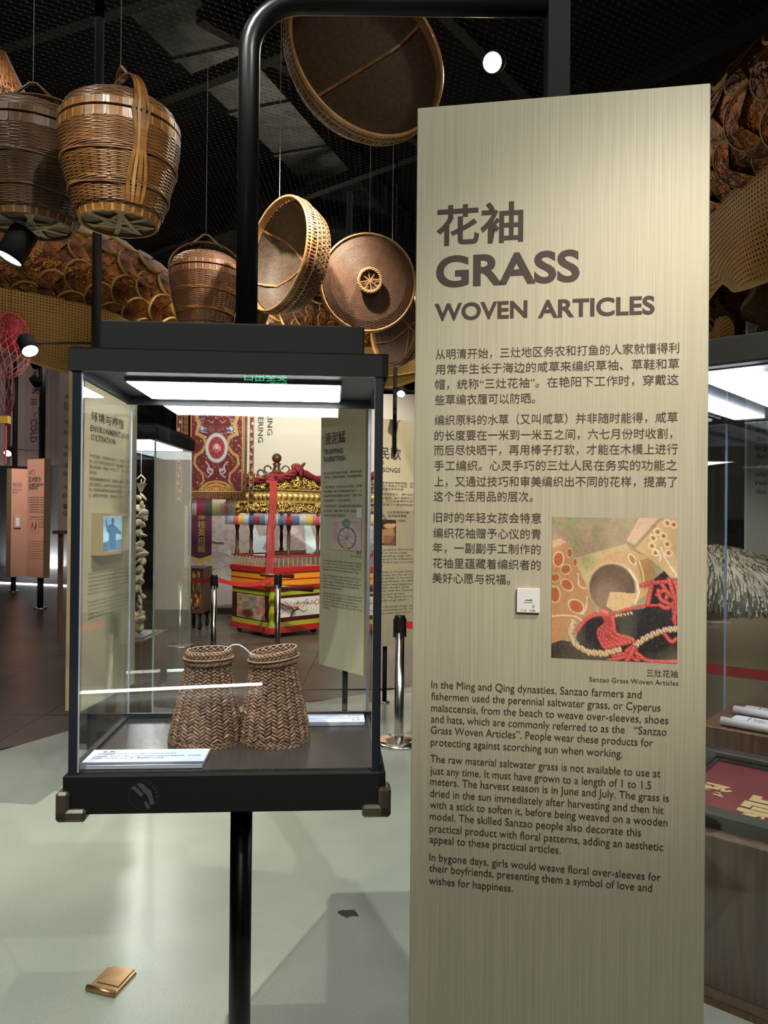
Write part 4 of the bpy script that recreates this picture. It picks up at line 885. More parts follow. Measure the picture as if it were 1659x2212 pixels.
cs = [('三灶民歌是用粤语演唱的传统民歌，主要', 1043), ('流传有咸水歌等四个种类五个曲调，在三', 1050), ('灶岛至今，已有近两百年的历史', 1057), ('三灶民歌与人民历史关系密切，明代以后人', 1068), ('们在此办起了香山盐场，吸引客家人迁来', 1076), ('惠州府的客家人，加上沿海渔民与当地', 1083), ('人民世代居住，形成了一种独特的曲艺', 1091), ('与广东民歌一样，三灶民歌的内容广泛', 1108), ('生活、爱情、婚姻、民间故事等都', 1116), ('唱出了人们的心声。', 1123)]
for s, y in cs: u0, v0 = uv(775, y); u1, _ = uv(898, y); put_text(mb, s, u0, v0, .021, (u1-u0)*(len(s)/18 if len(s) < 16 else 1), 0, 1, y=-.002)
es = ['Sung by Sanzao people in Cantonese,', 'four types such as canoe songs,', 'farm songs and wedding songs, and', 'rhythm. Originated in the Daxieshan', 'society, Sanzao Folk Songs took shape', 'over 200 years.', '', 'Sanzao Folk Songs is closely related', 'to the Ming Dynasty, the Yao and She', 'were expelled in Sanzao. In the middle', 'period of the Qing Dynasty, the Hakka', 'established in Sanzao, attracting people', 'Kangkhen and Anhui and the Tanka', 'culture. Together with the Taishan', 'in regions, these four groups', 'with each other. This gave rise to', 'dialect and a folk song culture', '', 'love and make a Mountain Songs, the', 'range of issues including work, love', 'and folk stories, with expression', 'of feelings.']
for k, s in enumerate(es):
    y = 1190+k*7.0
    if s: u0, v0 = uv(777, y); u1, _ = uv(896, y); put_text(mb, s, u0, v0, .0215, (u1-u0)*min(1, len(s)/36), 0, 1, y=-.002)
mb.build('small_text', TEXTG, sg)
c = Canvas(40, 60, '4b3432'); c.A *= (.7+.6*c.noise((4, 6), 2)[..., None]); c.ell(.75, .25, .2, .14, 'd9a888'); c.poly([(.3, .45), (.9, .3), (.95, .6), (.8, .9), (.2, .95)], 'c9976c', .8); c.ell(.9, .2, .08, .08, 'e0b48a'); c.poly([(.55, .62), (.95, .62), (.95, 1), (.55, 1)], '8a5f50', .7)
co = [uv(795, 1122), uv(855, 1123), uv(855, 1178), uv(795, 1176)]; c.mesh('printed_photo', [(u, -.003, v) for u, v in co], PRINT, sg)
lines(sg, uv, [('三灶民歌演唱', 858, 1127, 876, .02)], 'photo_caption')
# pink boards at the far left
P0 = at(58, 1120, 12.1); pk, uv = board('nearer and larger pink board, on a pole in the dark hall at left', (P0.x, P0.y), math.radians(-35), .47, .11, .49, 2.33, PINKB)
pole(pk, .25, .09, 0, .49, .045); MB().tube([(.25, .09, 2.33), (.25, .09, 4.35)], .045, 12).build('upper_pole', BLACK, pk, True)
lines(pk, uv, [('斗门', 62, 1026, 75, .095), ('蓝洲飘色', 62, 1041, 89, .095), ('DOUMEN LIANZHOU', 62, 1051, 94, .075, .01), ('ZHUANG PIAOSE', 62, 1058, 82, .075, .01)], 'title', res=1)
mb = MB()
for k in range(26):
    if k in (7, 13, 14, 15, 16, 17): continue
    y = 1076+k*5.2; u0, v0 = uv(62, y); u1, _ = uv(95, y); put_text(mb, ('斗门飘色是民间的游艺展演，历史悠久' if k < 13 else 'Piaose is a folk parade performance with a history'), u0, v0, .022, (u1-u0), 0, 1, y=-.002)
mb.build('small_text', TEXT, pk)
c = Canvas(30, 30, 'b98a72')
for x, y, cc in [(.25, .6, 'c9504a'), (.4, .45, '3f3a3a'), (.55, .5, 'e0cdbc'), (.7, .4, '6a4a44'), (.35, .7, 'd26a58'), (.6, .62, '3f4a4a')]: c.ell(x, y, .08, .22, cc, 0, .5)
co = [uv(63, 1122), uv(84, 1122), uv(84, 1152), uv(63, 1150)]; c.mesh('printed_photo', [(u, -.003, v) for u, v in co], PRINT, pk)
P0 = at(24, 1120, 14.4); pf, uv = board('farther and smaller pink board with a white window, at the left edge', (P0.x, P0.y), math.radians(50), .30, .2, .28, 2.32, PINKB)
pole(pf, .1, .1, 0, .28, .045); MB().tube([(.1, .1, 2.32), (.1, .1, 4.35)], .045, 12).build('upper_pole', BLACK, pf, True)
lines(pf, uv, [('传统与传承', 27, 1052, 47, .11), ('INHERITANCE AND', 27, 1060, 47, .06), ('REVIVAL', 27, 1066, 38, .06)], 'title')
co = [uv(29, 1115), uv(44, 1115), uv(44, 1140), uv(29, 1140)]; u0, u1 = co[0][0], co[1][0]; v1, v0 = co[0][1], co[3][1]
MB().box((u0, -.03, v0), (u1, -.001, v1)).build('window_frame', mat('pale_frame', (.4, .33, .26), .5), pf); MB().box((u0+.03, -.034, v0+.03), (u1-.03, -.03, v1-.03)).build('window_picture', WHITE, pf)

# ---- calendar boards high at the left
CB = mat('warm_grey_banner_board', (.20, .165, .15), .7)
lc = thing('calendar_board', 'tall warm grey hanging board reading LESSER COLD at the upper left', 'sign', (0, 0, 0))
A = at(-70, 1100, 14.6); B1 = at(52, 1100, 15.3); B2 = at(126, 1100, 14.7); zt = at(60, 716, 15.3).z; zb = at(60, 1008, 15.3).z
lc.location = (A.x, A.y, 0); pts = [(A.x, A.y), (B1.x, B1.y), (B2.x, B2.y)]
arc_ = []
for t in np.linspace(0, 1, 13): x = (1-t)**2*A.x+2*t*(1-t)*(B1.x)+t*t*B2.x; y = (1-t)**2*A.y+2*t*(1-t)*(B1.y+.4)+t*t*B2.y; arc_.append((x-A.x, y-A.y))
mb = MB(); V = [(x, y, z) for z in (zb, zt) for x, y in arc_]+[(x, y+.12, z) for z in (zb, zt) for x, y in arc_]; n = 13
F = [(i, i+1, n+i+1, n+i) for i in range(n-1)]+[(2*n+i+1, 2*n+i, 3*n+i, 3*n+i+1) for i in range(n-1)]+[(i, 2*n+i, 2*n+i+1, i+1) for i in range(n-1)]+[(n+i, n+i+1, 3*n+i+1, 3*n+i) for i in range(n-1)]+[(0, n, 3*n, 2*n), (n-1, 3*n-1, 4*n-1, 2*n-1)]
mb.add(V, F); mb.build('board', CB, lc)
def loc_(px, py, Y): p = at(px, py, Y); return p-Vector((A.x, A.y, 0))
mb = MB()
def vtext(mb, s, px, y0, y1, Y, sz, off=.01, base=Vector((0, 0, 0))):
    a = at(px, y0, Y)-base; b = at(px, y1, Y)-base; V, F = glyphs(s, off, 2); V = V*sz; w = V[:, 0].max()-V[:, 0].min(); X = (V[:, 0]-V[:, 0].min())*(abs(a.z-b.z)/w)
    P = np.stack([a.x+V[:, 1], np.full(len(X), a.y), a.z-X], 1); mb.add(P, F[:] if True else F)
bs = Vector((A.x, A.y, 0)); YT = 14.75
for ch, y in (('小', 812), ('寒', 840)): p = at(76, y, YT)-bs; put_text(mb, ch, p.x, p.z, .26, y=p.y, res=2, off=.012)
vtext(mb, 'LESSER', 89, 867, 929, YT, .16, .012, bs); vtext(mb, 'COLD', 74, 890, 936, YT, .16, .012, bs); mb.build('lettering', TEXTG, lc)
for y in (757, 856):
    for x0, x1 in ((74, 85), (90, 100)):
        mb = MB()
        for dy in (-5, 0, 4): a = at(x0, y+dy, YT)-bs; b = at(x1, y+dy, YT)-bs; mb.box((a.x, a.y, a.z-.009), (b.x, a.y+.004, a.z+.009))
        mb.build('red_mark', mat('red_print', (.25, .04, .03), .6), lc)
MB().box((1.0, .25, zt), (1.03, .28, 6.2)).build('hanging_rod', BLACK, lc); MB().box((.1, .1, zt), (.13, .13, 6.2)).build('hanging_rod', BLACK, lc)
a = at(125, 1100, 8.8); b = at(150, 1100, 8.8)
sb = thing('calendar_board', 'narrow pinkish board listing place names beside the warm grey LESSER COLD board', 'sign', (a.x, 8.8, 0), .15)
zt2 = at(130, 735, 8.8).z; zb2 = at(130, 1146, 8.8).z; MB().box((0, 0, zb2), (.34, .08, zt2)).build('board', mat('pink_grey_board', (.42, .33, .31), .7), sb)
mb = MB(); 
for y, s in ((800, '小寒'), (860, '大寒'), (877, 'Da'), (885, 'han'), (915, '斗门'), (938, 'Dou'), (968, '斗湾'), (985, 'Dou'), (1010, '斗湖'), (1027, 'Dou'), (1055, '斗盟'), (1074, 'Dou'), (1098, '翻山'), (1112, 'Qian')): p = at(136, y, 8.8); put_text(mb, s, .06, p.z, .06, y=-.004)
mb.build('lettering', TEXTG, sb); MB().box((-.05, -.03, zb2-.04), (.4, .1, zb2)).build('bottom_rail', WOODL, sb); MB().box((.0, .02, 0), (.05, .07, zb2-.04)).build('support_post', WOODL, sb)
# glowing white alcove wall and floor light strip far behind
mb = MB(); a = at(-60, 1100, 21.4); b = at(128, 1100, 20.4); mb.box((a.x, 21.3, 0), (b.x, 21.5, 2.85)); struct(mb.build('wall_alcove', mat('white_wall', (.6, .6, .62), .8)))
def strip(name, label, p, q, w, em, col=(.95, .97, 1), z=.02, grp=None):
    p = Vector(p); q = Vector(q); d = (q-p).normalized(); s = Vector((-d.y, d.x, 0))*w; mid = (p+q)/2
    mb = MB(); v = [p-s-mid, q-s-mid, q+s-mid, p+s-mid]; mb.add([tuple(x) for x in v]+[(x.x, x.y, x.z+.02) for x in v], [(3,2,1,0),(4,5,6,7),(0,1,5,4),(1,2,6,5),(2,3,7,6),(3,0,4,7)])
    o = mb.build(name, emitmat('strip_light_%g' % em, col, em)); o.location = mid; tag(o, label, 'light', grp); return o
p, q = fl(-30, 1258), fl(146, 1266); strip('floor_strip_light', 'long white light strip on the dark floor at far left', p, q, .035, 6)
strip('alcove_strip_light', 'bright white strip glowing at the foot of the far alcove wall', (-10.2, 21.15, .0), (-8.9, 21.15, .0), .05, 30)
# the same kind of strip behind the viewer, seen mirrored in the front glass
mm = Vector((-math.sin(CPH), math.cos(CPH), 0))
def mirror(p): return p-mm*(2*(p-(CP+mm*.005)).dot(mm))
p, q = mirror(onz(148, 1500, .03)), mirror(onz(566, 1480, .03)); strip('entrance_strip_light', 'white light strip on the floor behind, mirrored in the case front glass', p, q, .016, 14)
# exit sign behind the viewer, mirrored in the glass
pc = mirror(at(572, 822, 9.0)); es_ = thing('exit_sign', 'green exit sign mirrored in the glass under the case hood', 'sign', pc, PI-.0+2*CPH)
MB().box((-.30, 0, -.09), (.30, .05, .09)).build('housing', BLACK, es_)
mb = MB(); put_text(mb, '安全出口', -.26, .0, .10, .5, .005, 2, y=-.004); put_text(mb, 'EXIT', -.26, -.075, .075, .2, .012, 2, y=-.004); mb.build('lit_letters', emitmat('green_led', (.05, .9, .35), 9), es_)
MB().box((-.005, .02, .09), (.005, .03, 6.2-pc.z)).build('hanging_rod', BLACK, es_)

# ================================================================== SPOT FIXTURES IN VIEW
LENS = emitmat('lamp_lens', (1, .93, .8), 30)
def fixture(label, px, py, Y, r, L, dirv, arm=None, light=0, lens=LENS, grp=None, armpts=None):
    c = at(px, py, Y); o = thing('spotlight', label, 'spotlight', c, 0, grp); d = Vector(dirv).normalized(); q = (-d).to_track_quat('Z', 'Y'); M = q.to_matrix().to_4x4()
    mb = MB(); mb.lathe([(.001, L), (r*.9, L), (r, L-.01), (r, 0), (r*.9, .004), (r*.88, .012)], 24, 0, M); mb.build('lamp_body', BLACK, o, True)
    mb = MB(); mb.lathe([(.001, .008), (r*.89, .008)], 24, 0, M); mb.build('lens', lens, o)
    if armpts:
        mb = MB(); pts = [tuple(M @ Vector((0, 0, L*.6)))]+[tuple(Vector(p)-c) for p in armpts]; mb.tube(pts, max(.006, r*.14), 8); mb.build('arm', BLACK, o, True)
    if light:
        l = bpy.data.lights.new('spot_beam', 'SPOT'); l.energy = light; l.color = (1, .87, .68); l.spot_size = math.radians(60); l.spot_blend = .7; l.shadow_soft_size = r*.5
        lo = bpy.data.objects.new('spot_beam', l); COL.objects.link(lo); lo.location = c+d*.02; lo.rotation_euler = d.to_track_quat('-Z', 'Y').to_euler()
    return o
toc = lambda px, py: tuple(-ray(px, py).normalized())
hi = at(1075, 60, 3.45)
fixture('glaring round spotlight above the tall champagne board, shining at the viewer', 1063, 135, 3.4, .045, .12, (-.30, -.86, -.55), light=10, lens=emitmat('glare_lens', (1, .95, .85), 60), armpts=[(hi.x, 3.5, 4.35)])
e = at(222, 741, 4.15)
fixture('black spotlight on a thin arm left of the case hood', 66, 760, 4.1, .045, .105, (.5, -.45, -.8), armpts=[tuple(at(64, 741, 4.15)), tuple(e)])
fixture('largest black spotlight, cut by the left edge under the dark basket', 18, 560, 2.9, .052, .13, (-.38, -.22, -.9), armpts=[tuple(at(-60, 560, 2.9)), tuple(at(-190, 560, 2.9)), tuple(at(-190, 560, 2.9)+Vector((0, 0, 1.88)))])
fixture('tiny black spotlight low at the left, on a horizontal rod', 16, 980, 8.7, .045, .11, (.1, -.8, -.6), armpts=[tuple(at(20, 970, 8.8)), tuple(at(88, 974, 8.8)), tuple(at(88, 974, 8.8)+Vector((0, 0, 2.1)))])
fixture('spotlight shining between the tilted tray and the round lid', 632, 643, 8.2, .06, .16, (-.35, -.95, -.25), armpts=[tuple(at(660, 615, 8.3)), tuple(at(660, 615, 8.3)+Vector((0, 0, .5)))])
s0 = at(868, 851, 5.9); fixture('small spotlight on the bar above the SANZAO FOLK SONGS board', 866, 852, 5.85, .033, .08, (-.1, -.75, -.6), armpts=[tuple(at(880, 842, 5.95)), tuple(at(848, 838, 5.95))])
fixture('upper of two tiny dark lamps in front of the LESSER COLD board', 74, 789, 8.6, .05, .1, (-.8, .3, -.2), armpts=[tuple(at(86, 789, 8.6)), tuple(at(86, 700, 8.6)+Vector((0, 0, .8)))], lens=BLACK)
fixture('lower of two tiny dark lamps in front of the LESSER COLD board', 72, 817, 8.6, .05, .1, (-.6, .2, .7), armpts=[tuple(at(86, 822, 8.6)), tuple(at(86, 780, 8.6))], lens=mat('dim_lens', (.5, .5, .5), .3))

# ================================================================== MIDDLE SHOWCASE with dried shells
sh = thing('glass_showcase', 'full height glass showcase with a black hood, holding a string of dried shells', 'display case', (-2.0, 5.0, 0))
w, d = .51, .94
MB().bev((-.02, -.02, 1.985), (w+.02, d+.02, 2.075), .01).build('hood', BLACK, sh); MB().box((0, 0, 2.075), (w, d, 2.09)).build('hood_top', BLACK, sh); MB().box((.05, .06, 1.978), (w-.05, d-.08, 1.985)).build('light_panel', emitmat('showcase_led', (.93, .96, 1), 12), sh)
for nm, a, b in (('glass_front', (0, 0, .08), (w, .01, 1.985)), ('glass_right', (w-.01, .012, .08), (w, d-.012, 1.985)), ('glass_back', (0, d-.01, .08), (w, d, 1.985)), ('glass_left', (0, .012, .08), (.01, d-.012, 1.985))): MB().box(a, b).build(nm, GLASS, sh)
for x, y in ((w-.008, -.002), (w-.008, d-.008), (-.002, d-.008), (-.002, -.002)): MB().box((x, y, .08), (x+.010, y+.010, 1.985)).build('glass_edge', GEDGE, sh)
MB().box((0, 0, 0), (w, d, .08)).build('base', BLACK, sh)
for k in range(2): MB().tube([(w*.3+k*.3, d*.5, 2.09), (w*.3+k*.3, d*.5, 2.6)], .03, 12).build('hanging_pole', BLACK, sh, True)
pl = thing('plinth', 'walnut plinth under the dried shell string inside the middle showcase', 'plinth', (-1.985, 5.3, .08), -.035); MB().bev((0, 0, 0), (.33, .54, .54), .004).build('block', WOODL, pl); MB().box((.1, .1, .54), (.3, .44, .552)).build('label_slab', mat('grey_slab', (.2, .19, .18), .4), pl)
sx = at(303, 1200, 5.55); stg = thing('shell_string', 'string of pale dried shells hanging from a white hook above the walnut plinth', 'dried shells', (sx.x, 5.55, .632))
SHELL = mat('dried_shell', (.52, .42, .30), .6, noise=(.36, .26, .17), nscale=30, bump=.6, bscale=60); rr = random.Random(3)
ztop = at(303, 1035, 5.55).z-.632
MB().tube([(.003*math.sin(k), .003*math.cos(k*2), ztop*k/20) for k in range(21)], .004, 6).build('cord', mat('straw_cord', (.4, .32, .2), .7), stg, True)
for k in range(15):
    z = .05+(ztop-.18)*k/14; mb = MB(); big = .038 if k in (0, 1, 5, 8, 12) else .024; nn = 3
    for j in range(nn):
        M = Matrix.Translation((rr.uniform(-.02, .02), rr.uniform(-.02, .02), z+rr.uniform(-.02, .02))) @ Matrix.Rotation(rr.uniform(0, 6), 4, Vector((rr.random(), rr.random(), rr.random())).normalized()); mb.ellipsoid((0, 0, 0), (big*rr.uniform(.7, 1.2), big*.45, big*rr.uniform(1, 1.6)), 9, 6, 0, M)
    mb.build('shell', SHELL, stg, True)
mb = MB(); mb.tube([(-.03, 0, ztop), (0, 0, ztop+.03), (.03, 0, ztop), (.02, 0, ztop-.03), (.0, 0, ztop-.05)], .006, 6); mb.lathe([(.045, 0), (.03, -.02), (.012, -.06)], 14, 0, Matrix.Translation((0, 0, ztop-.03))); mb.build('hook', SHELL, stg, True)
MB().tube([(0, 0, ztop+.02), (0, 0, 1.985-.632-.008)], .001, 5).build('hanging_line', mat('white_cord', (.6, .6, .62)), stg)

# ================================================================== EMBROIDERED BANNER
bp = at(467, 1078, 7.2); zt = 2.75; bn = thing('embroidered_banner', 'crimson embroidered banner with gold dragons round a white ringed rose, multicoloured tassels', 'banner', (bp.x, 7.2, 0))
def bx(px, py): p = at(px, py, 7.2); return p.x-bp.x, p.z
def main_cloth():
    x0, z0 = bx(411, 1063); x1, z1 = bx(526, 860); c = Canvas(150, 262, '6e1420')
    c.mix((c.noise((40, 60), 2)-.5)*1.2, '8c1c2a', .6)
    g = 'c58a3c'; t = 'd0a060'
    for s in (1, -1):
        X = lambda x: .5+s*(x-.5)
        pts = [(.10, .18), (.16, .28), (.12, .38), (.26, .42), (.30, .50), (.22, .57), (.10, .62), (.08, .70), (.16, .76), (.24, .80), (.26, .88), (.18, .93)]
        P = [(X(a), b) for a, b in pts]
        for i in range(len(P)-1): c.line(P[i:i+2], .040-.0018*i, '7a4a18'); 
        for i in range(len(P)-1): c.line(P[i:i+2], .032-.0018*i, t)
        for i in range(0, 60):
            q = i/60*(len(P)-1.01); k = int(q); f = q-k; c.ell(P[k][0]*(1-f)+P[k+1][0]*f, P[k][1]*(1-f)+P[k+1][1]*f, .006, .01, 'a87434', .5)
        c.ell(X(.24), .345, .07, .045, '3f5f9a', .3*s); c.ell(X(.22), .33, .03, .03, 'b8c4d8'); c.line([(X(.17), .3), (X(.3), .33)], .006, 'd8d8e0'); c.line([(X(.19), .36), (X(.3), .37)], .005, 'd8d8e0')
        for a, b, w_, h_, an in [(.2, .46, .022, .07, .3), (.17, .68, .02, .07, -.2), (.2, .93, .05, .03, .5)]: c.ell(X(a), b, w_, h_*.6, '1d5c34', an*s)
        for k in range(6): c.line([(X(.12+.02*k), .24+.01*k), (X(.28-.01*k), .20+.02*k)], .006, 'd8b04c' if k % 2 else '3f6fae')
        c.line([(X(.3), .68), (X(.36), .72), (X(.33), .78), (X(.38), .8)], .012, 'c9c4d4'); c.line([(X(.34), .84), (X(.42), .80), (X(.44), .76)], .01, 'c9c4d4'); c.ell(X(.40), .76, .05, .03, 'b9b4c8', .4*s); c.line([(X(.33), .24), (X(.4), .27), (X(.44), .24)], .008, 'd08a98')
    c.ell(.5, .53, .215, .275, 'a8a0ac'); c.ell(.5, .53, .205, .265, 'd8d2d8'); c.ell(.5, .53, .155, .205, '8c1c2a')
    c.ell(.5, .53, .145, .195, 'b8303a'); 
    for a in range(0, 360, 45): c.ell(.5+.09*math.cos(math.radians(a)), .53+.085*math.sin(math.radians(a)), .03, .018, '2c5a30', math.radians(a))
    for dx, dy, r, cc in [(-.03, 0, .05, 'd8808c'), (.035, .005, .05, 'e09aa4'), (0, -.02, .045, 'eab4ba'), (0, .025, .045, 'c9606e'), (0, 0, .025, 'f0ccd0')]: c.ell(.5+dx, .53+dy, r, r, cc)
    for a, b, r in [(.5, .97, .30), (.32, .98, .15), (.68, .98, .15)]:
        for k, cc in enumerate(['d89a4c', '8a4a1c', 'e0a860', '9a5a2c', 'd8904c']): c.ell(a, b, r*(1-.17*k), r*.55*(1-.17*k), cc)
    r_ = np.random.default_rng(4)
    for k in range(170):
        a, b = r_.random(2); cc = ['d8b04c', 'e8e4e8', '5cae8c', 'c9a4d8', 'd8884c', '8cc4d8'][k % 6]
        if ((a-.5)/.23)**2+((b-.53)/.17)**2 < 1: continue
        c.ell(a, b, r_.uniform(.006, .014), r_.uniform(.006, .014), cc)
    for k in range(60):
        a = r_.random(); b = r_.random(); 
        if ((a-.5)/.23)**2+((b-.53)/.17)**2 < 1: continue
        pts = [(a+.03*math.cos(q), b+.02*math.sin(q*1.5)) for q in np.linspace(r_.random()*3, 4, 6)]; c.line(pts, .005, g)
    c.line([(.01, 0), (.01, .99), (.99, .99), (.99, 0)], .008, 'e0b060')
    c.mesh('main_cloth', [(x0, -.01, z1), (x1, -.01, z1), (x1, -.01, z0), (x0, -.01, z0)], attrmat('embroidery', .55), bn)
    MB().box((x0-.004, -.008, z0-.002), (x1+.004, .006, z1)).build('backing_cloth', mat('crimson_cloth', (.12, .012, .018), .7), bn)
    def fret(name, u0, v0, u1, v1, vert):
        mb = MB(); mb.box((u0, -.012, v0), (u1, 0, v1)); mb.build(name, mat('crimson_cloth', (.12, .012, .018), .7), bn); mb = MB(); L = (v1-v0) if vert else (u1-u0); W = (u1-u0) if vert else (v1-v0); n_ = max(1, int(L/(W*.95))); st = L/n_
        for k in range(n_):
            for (a, b, c2, d2) in [(.1, .12, .9, .2), (.82, .12, .9, .86), (.1, .78, .9, .86), (.1, .34, .18, .86), (.1, .34, .66, .42), (.58, .34, .66, .64), (.34, .58, .66, .64)]:
                if vert: mb.box((u0+a*W, -.0145, v0+(k+b)*st), (u0+c2*W, -.012, v0+(k+d2)*st))
                else: mb.box((u0+(k+a)*st, -.0145, v0+b*W), (u0+(k+c2)*st, -.012, v0+d2*W))
        mb.build('key_pattern', mat('gold_thread', (.55, .33, .08), .4, .3), bn)
    a0, b0 = bx(411, 1078); a1, b1 = bx(530, 1063); fret('lower_border', a0, b0, a1, b1-.004, False)
    a0, b0 = bx(396, 962); a1, b1 = bx(409, 860); fret('left_fret_strip', a0, b0, a1-.004, b1, True)
    a0, b0 = bx(527, 1063); a1, b1 = bx(535, 860); fret('right_fret_strip', a0, b0, a1, b1, True)
    for nm, xa, xb, yb in (('left_streamer', 379, 394, 1084), ('right_streamer', 537, 549, 1088)):
        a0, b0 = bx(xa, yb); a1, b1 = bx(xb, 860); mb = MB(); mb.box((a0, .01, b0), (a1, .018, b1)); mb.box((a0, .008, b0-.008), (a0+.006, .02, b1), 1); mb.box((a1-.006, .008, b0-.008), (a1, .02, b1), 1)
        for k in range(14):
            zc = b0+.03+k*.072; mb.ellipsoid(((a0+a1)/2+.008*math.sin(k*2), .007, zc), (.014, .003, .02), 8, 5, 2); mb.tube([((a0+a1)/2-.018, .006, zc+.02), ((a0+a1)/2+.012*math.sin(k), .006, zc+.035), ((a0+a1)/2+.018, .006, zc+.028)], .002, 4, 2)
        mb.build(nm, [mat('crimson_cloth', (.12, .012, .018), .7), mat('gold_thread', (.55, .33, .08), .4, .3), mat('pink_thread', (.5, .3, .32), .6)], bn)
    tc_ = [(.62, .58, .5), (.45, .03, .12), (.05, .16, .08), (.55, .47, .10), (.60, .20, .20), (.6, .55, .5)]
    for k in range(30):
        x, z = bx(410+k*3.4, 1079); x2, z2 = bx(410+k*3.4, 1114); c3 = tc_[k//5]; mb = MB(); mb.tube([(x, 0, z), (x, 0, z-.03), (x-.002, 0, z-.04), (x, 0, z2)], [.0015, .0015, .0055, .0065], 6); mb.build('tassel', mat('tassel_%d' % (k//5), c3, .7), bn, True)
    MB().tube([(-.4, 0, 2.62), (.4, 0, 2.62)], .012, 10).build('hanging_rod', BLACK, bn); 
    for x in (-.3, .3): MB().tube([(x, 0, 2.62), (x, 0, 4.35)], .003, 5).build('hanging_cord', BLACK, bn)
main_cloth()
pb = at(431, 1160, 7.9); pbn = thing('name_banner', 'small purple banner with vertical gold characters below the tasselled crimson banner', 'banner', (pb.x, 7.9, 0))
def px_(px, py): p = at(px, py, 7.9); return p.x-pb.x, p.z
a0, b0 = px_(405, 1198); a1, b1 = px_(458, 1075); MB().box((a0, 0, b0), (a1, .008, b1)).add([(a0, 0, b0), ((a0+a1)/2, 0, b0-.04), (a1, 0, b0)], [(0, 1, 2)]).build('cloth', mat('purple_velvet', (.085, .012, .04), .85), pbn)
mb = MB()
for ch, y in zip('修桂英招親', (1122, 1141, 1158, 1176, 1193)): x, z = px_(427, y-1); put_text(mb, ch, x, z, .082, y=-.003, off=.012, res=2)
mb.build('gold_characters', mat('gold_thread', (.55, .33, .08), .4, .3), pbn)
mb = MB()
for k in range(26): x = a0+(a1-a0)*(k+.5)/26; mb.box((x-.0045, .001, b0-.085+.03*abs(k-13)/13*-1*0-.02*math.cos(k*.48)), (x+.0045, .006, b0+.004))
mb.build('yellow_fringe', mat('yellow_fringe', (.60, .42, .12), .7), pbn, kind='stuff')
MB().tube([(0, .01, b1-.01), (0, .01, 4.35)], .004, 6).build('hanging_cord', BLACK, pbn)

# ================================================================== MURAL PRINT behind the sedan
a = at(397, 1325, 11.5); b = at(720, 1095, 11.5); mu = thing('mural_panel', 'large pale pink mural panel with white sails standing behind the bridal sedan', 'picture', (a.x, 11.5, 0))
W_, z0, z1 = b.x-a.x, max(.1, a.z), b.z; c = Canvas(200, 140, 'b7a8a6'); c.mix((c.noise((50, 50), 3)-.45)*3, '9a7f80', .6); c.mix((c.noise((20, 8), 8)-.6)*4, 'd8d0d0', .6)
c.poly([(0, .62), (1, .6), (1, 1), (0, 1)], '7a4a4c', .55); c.poly([(.02, .66), (.35, .6), (.40, .95), (.02, 1)], 'cfc4bf', .8)
c.poly([(.42, .1), (.46, .12), (.5, .30), (.58, .28), (.52, .42), (.62, .48), (.44, .5), (.46, .36)], 'd4e4ee'); c.poly([(.80, .08), (.84, .16), (.91, .46), (.82, .46)], 'd8e8ee'); c.poly([(.86, .45), (1, .40), (1, .7), (.84, .7)], '6e6870')
c.poly([(.62, .5), (1, .45), (1, .64), (.62, .66)], '84787c', .7); c.line([(.17, .35), (.22, .37), (.26, .37)], .008, '5c4644')
for k in range(16): c.line([(.08+.012*k, .45+.01*math.sin(k)), (.12+.02*k, .55), (.10+.02*k, .65)], .002, '8a7a78', .6)
c.mesh('printed_face', [(0, -.002, z1), (W_, -.002, z1), (W_, -.002, z0), (0, -.002, z0)], PRINT, mu); MB().box((0, 0, z0), (W_, .06, z1)).build('panel', WHITE, mu)
for x in (.3, W_-.3): MB().box((x, .01, 0), (x+.05, .05, z0)).build('leg', BLACK, mu)

# ================================================================== BRIDAL SEDAN
GOLD = mat('carved_gold', (.75, .50, .16), .38, .6, noise=(.55, .34, .10), nscale=25); RED = mat('red_lacquer', (.40, .022, .018), .35); ORG = mat('orange_lacquer', (.78, .27, .02), .4); LIME = mat('lime_lacquer', (.36, .38, .03), .4); MAR = mat('maroon_lacquer', (.075, .012, .010), .35); DW = mat('dark_carved_wood', (.075, .028, .015), .4); CLOTH = mat('red_gauze', (.15, .006, .010), .7, bump=.5, bscale=40, bdist=.01)
cp = at(588, 1120, 9.3); SR = math.radians(43.8); sd = thing('bridal_sedan', 'red and gold bridal sedan with a carved roof, tasselled canopy and striped base on wheels', 'sedan chair', (cp.x, 9.3, 0), SR)
LX, LY = .78, .86
for nm, z0, z1, m_, o_ in (('base_rail', .055, .13, RED, .02), ('lime_stripe', .13, .185, LIME, .0), ('maroon_frame', .185, .51, MAR, .0), ('lime_stripe', .51, .58, LIME, .0), ('red_stripe', .58, .63, RED, .02), ('orange_drawer', .63, .70, ORG, .012), ('red_line', .70, .712, RED, .016), ('orange_drawer', .712, .79, ORG, .012), ('red_stripe', .79, .856, RED, .025)):
    MB().box((-o_, -o_, z0), (LX+o_, LY+o_, z1)).build(nm, m_, sd)
MB().box((-.01, -.01, .13), (.035, .035, .58)).build('lime_corner', LIME, sd)
c = Canvas(120, 50, 'd9cfc8'); 
for p in [[(.33, .98), (.38, .7), (.5, .62), (.42, .5)], [(.5, .62), (.62, .8), (.7, .7)], [(.42, .5), (.2, .6), (.05, .4)], [(.2, .6), (.1, .8)], [(.38, .7), (.3, .4), (.2, .2)], [(.45, .55), (.6, .3), (.8, .4), (.95, .2)], [(.6, .3), (.7, .15)]]: c.line(p, .022 if p[0] == (.33, .98) else .007, '5e3a28')
r_ = np.random.default_rng(2)
for k in range(70): t_ = r_.random(); x = t_; y = .25+.4*r_.random()*(1-.5*abs(t_-.3)); c.ell(x, y, .014, .014, 'c9503c' if k % 3 else 'e09080')
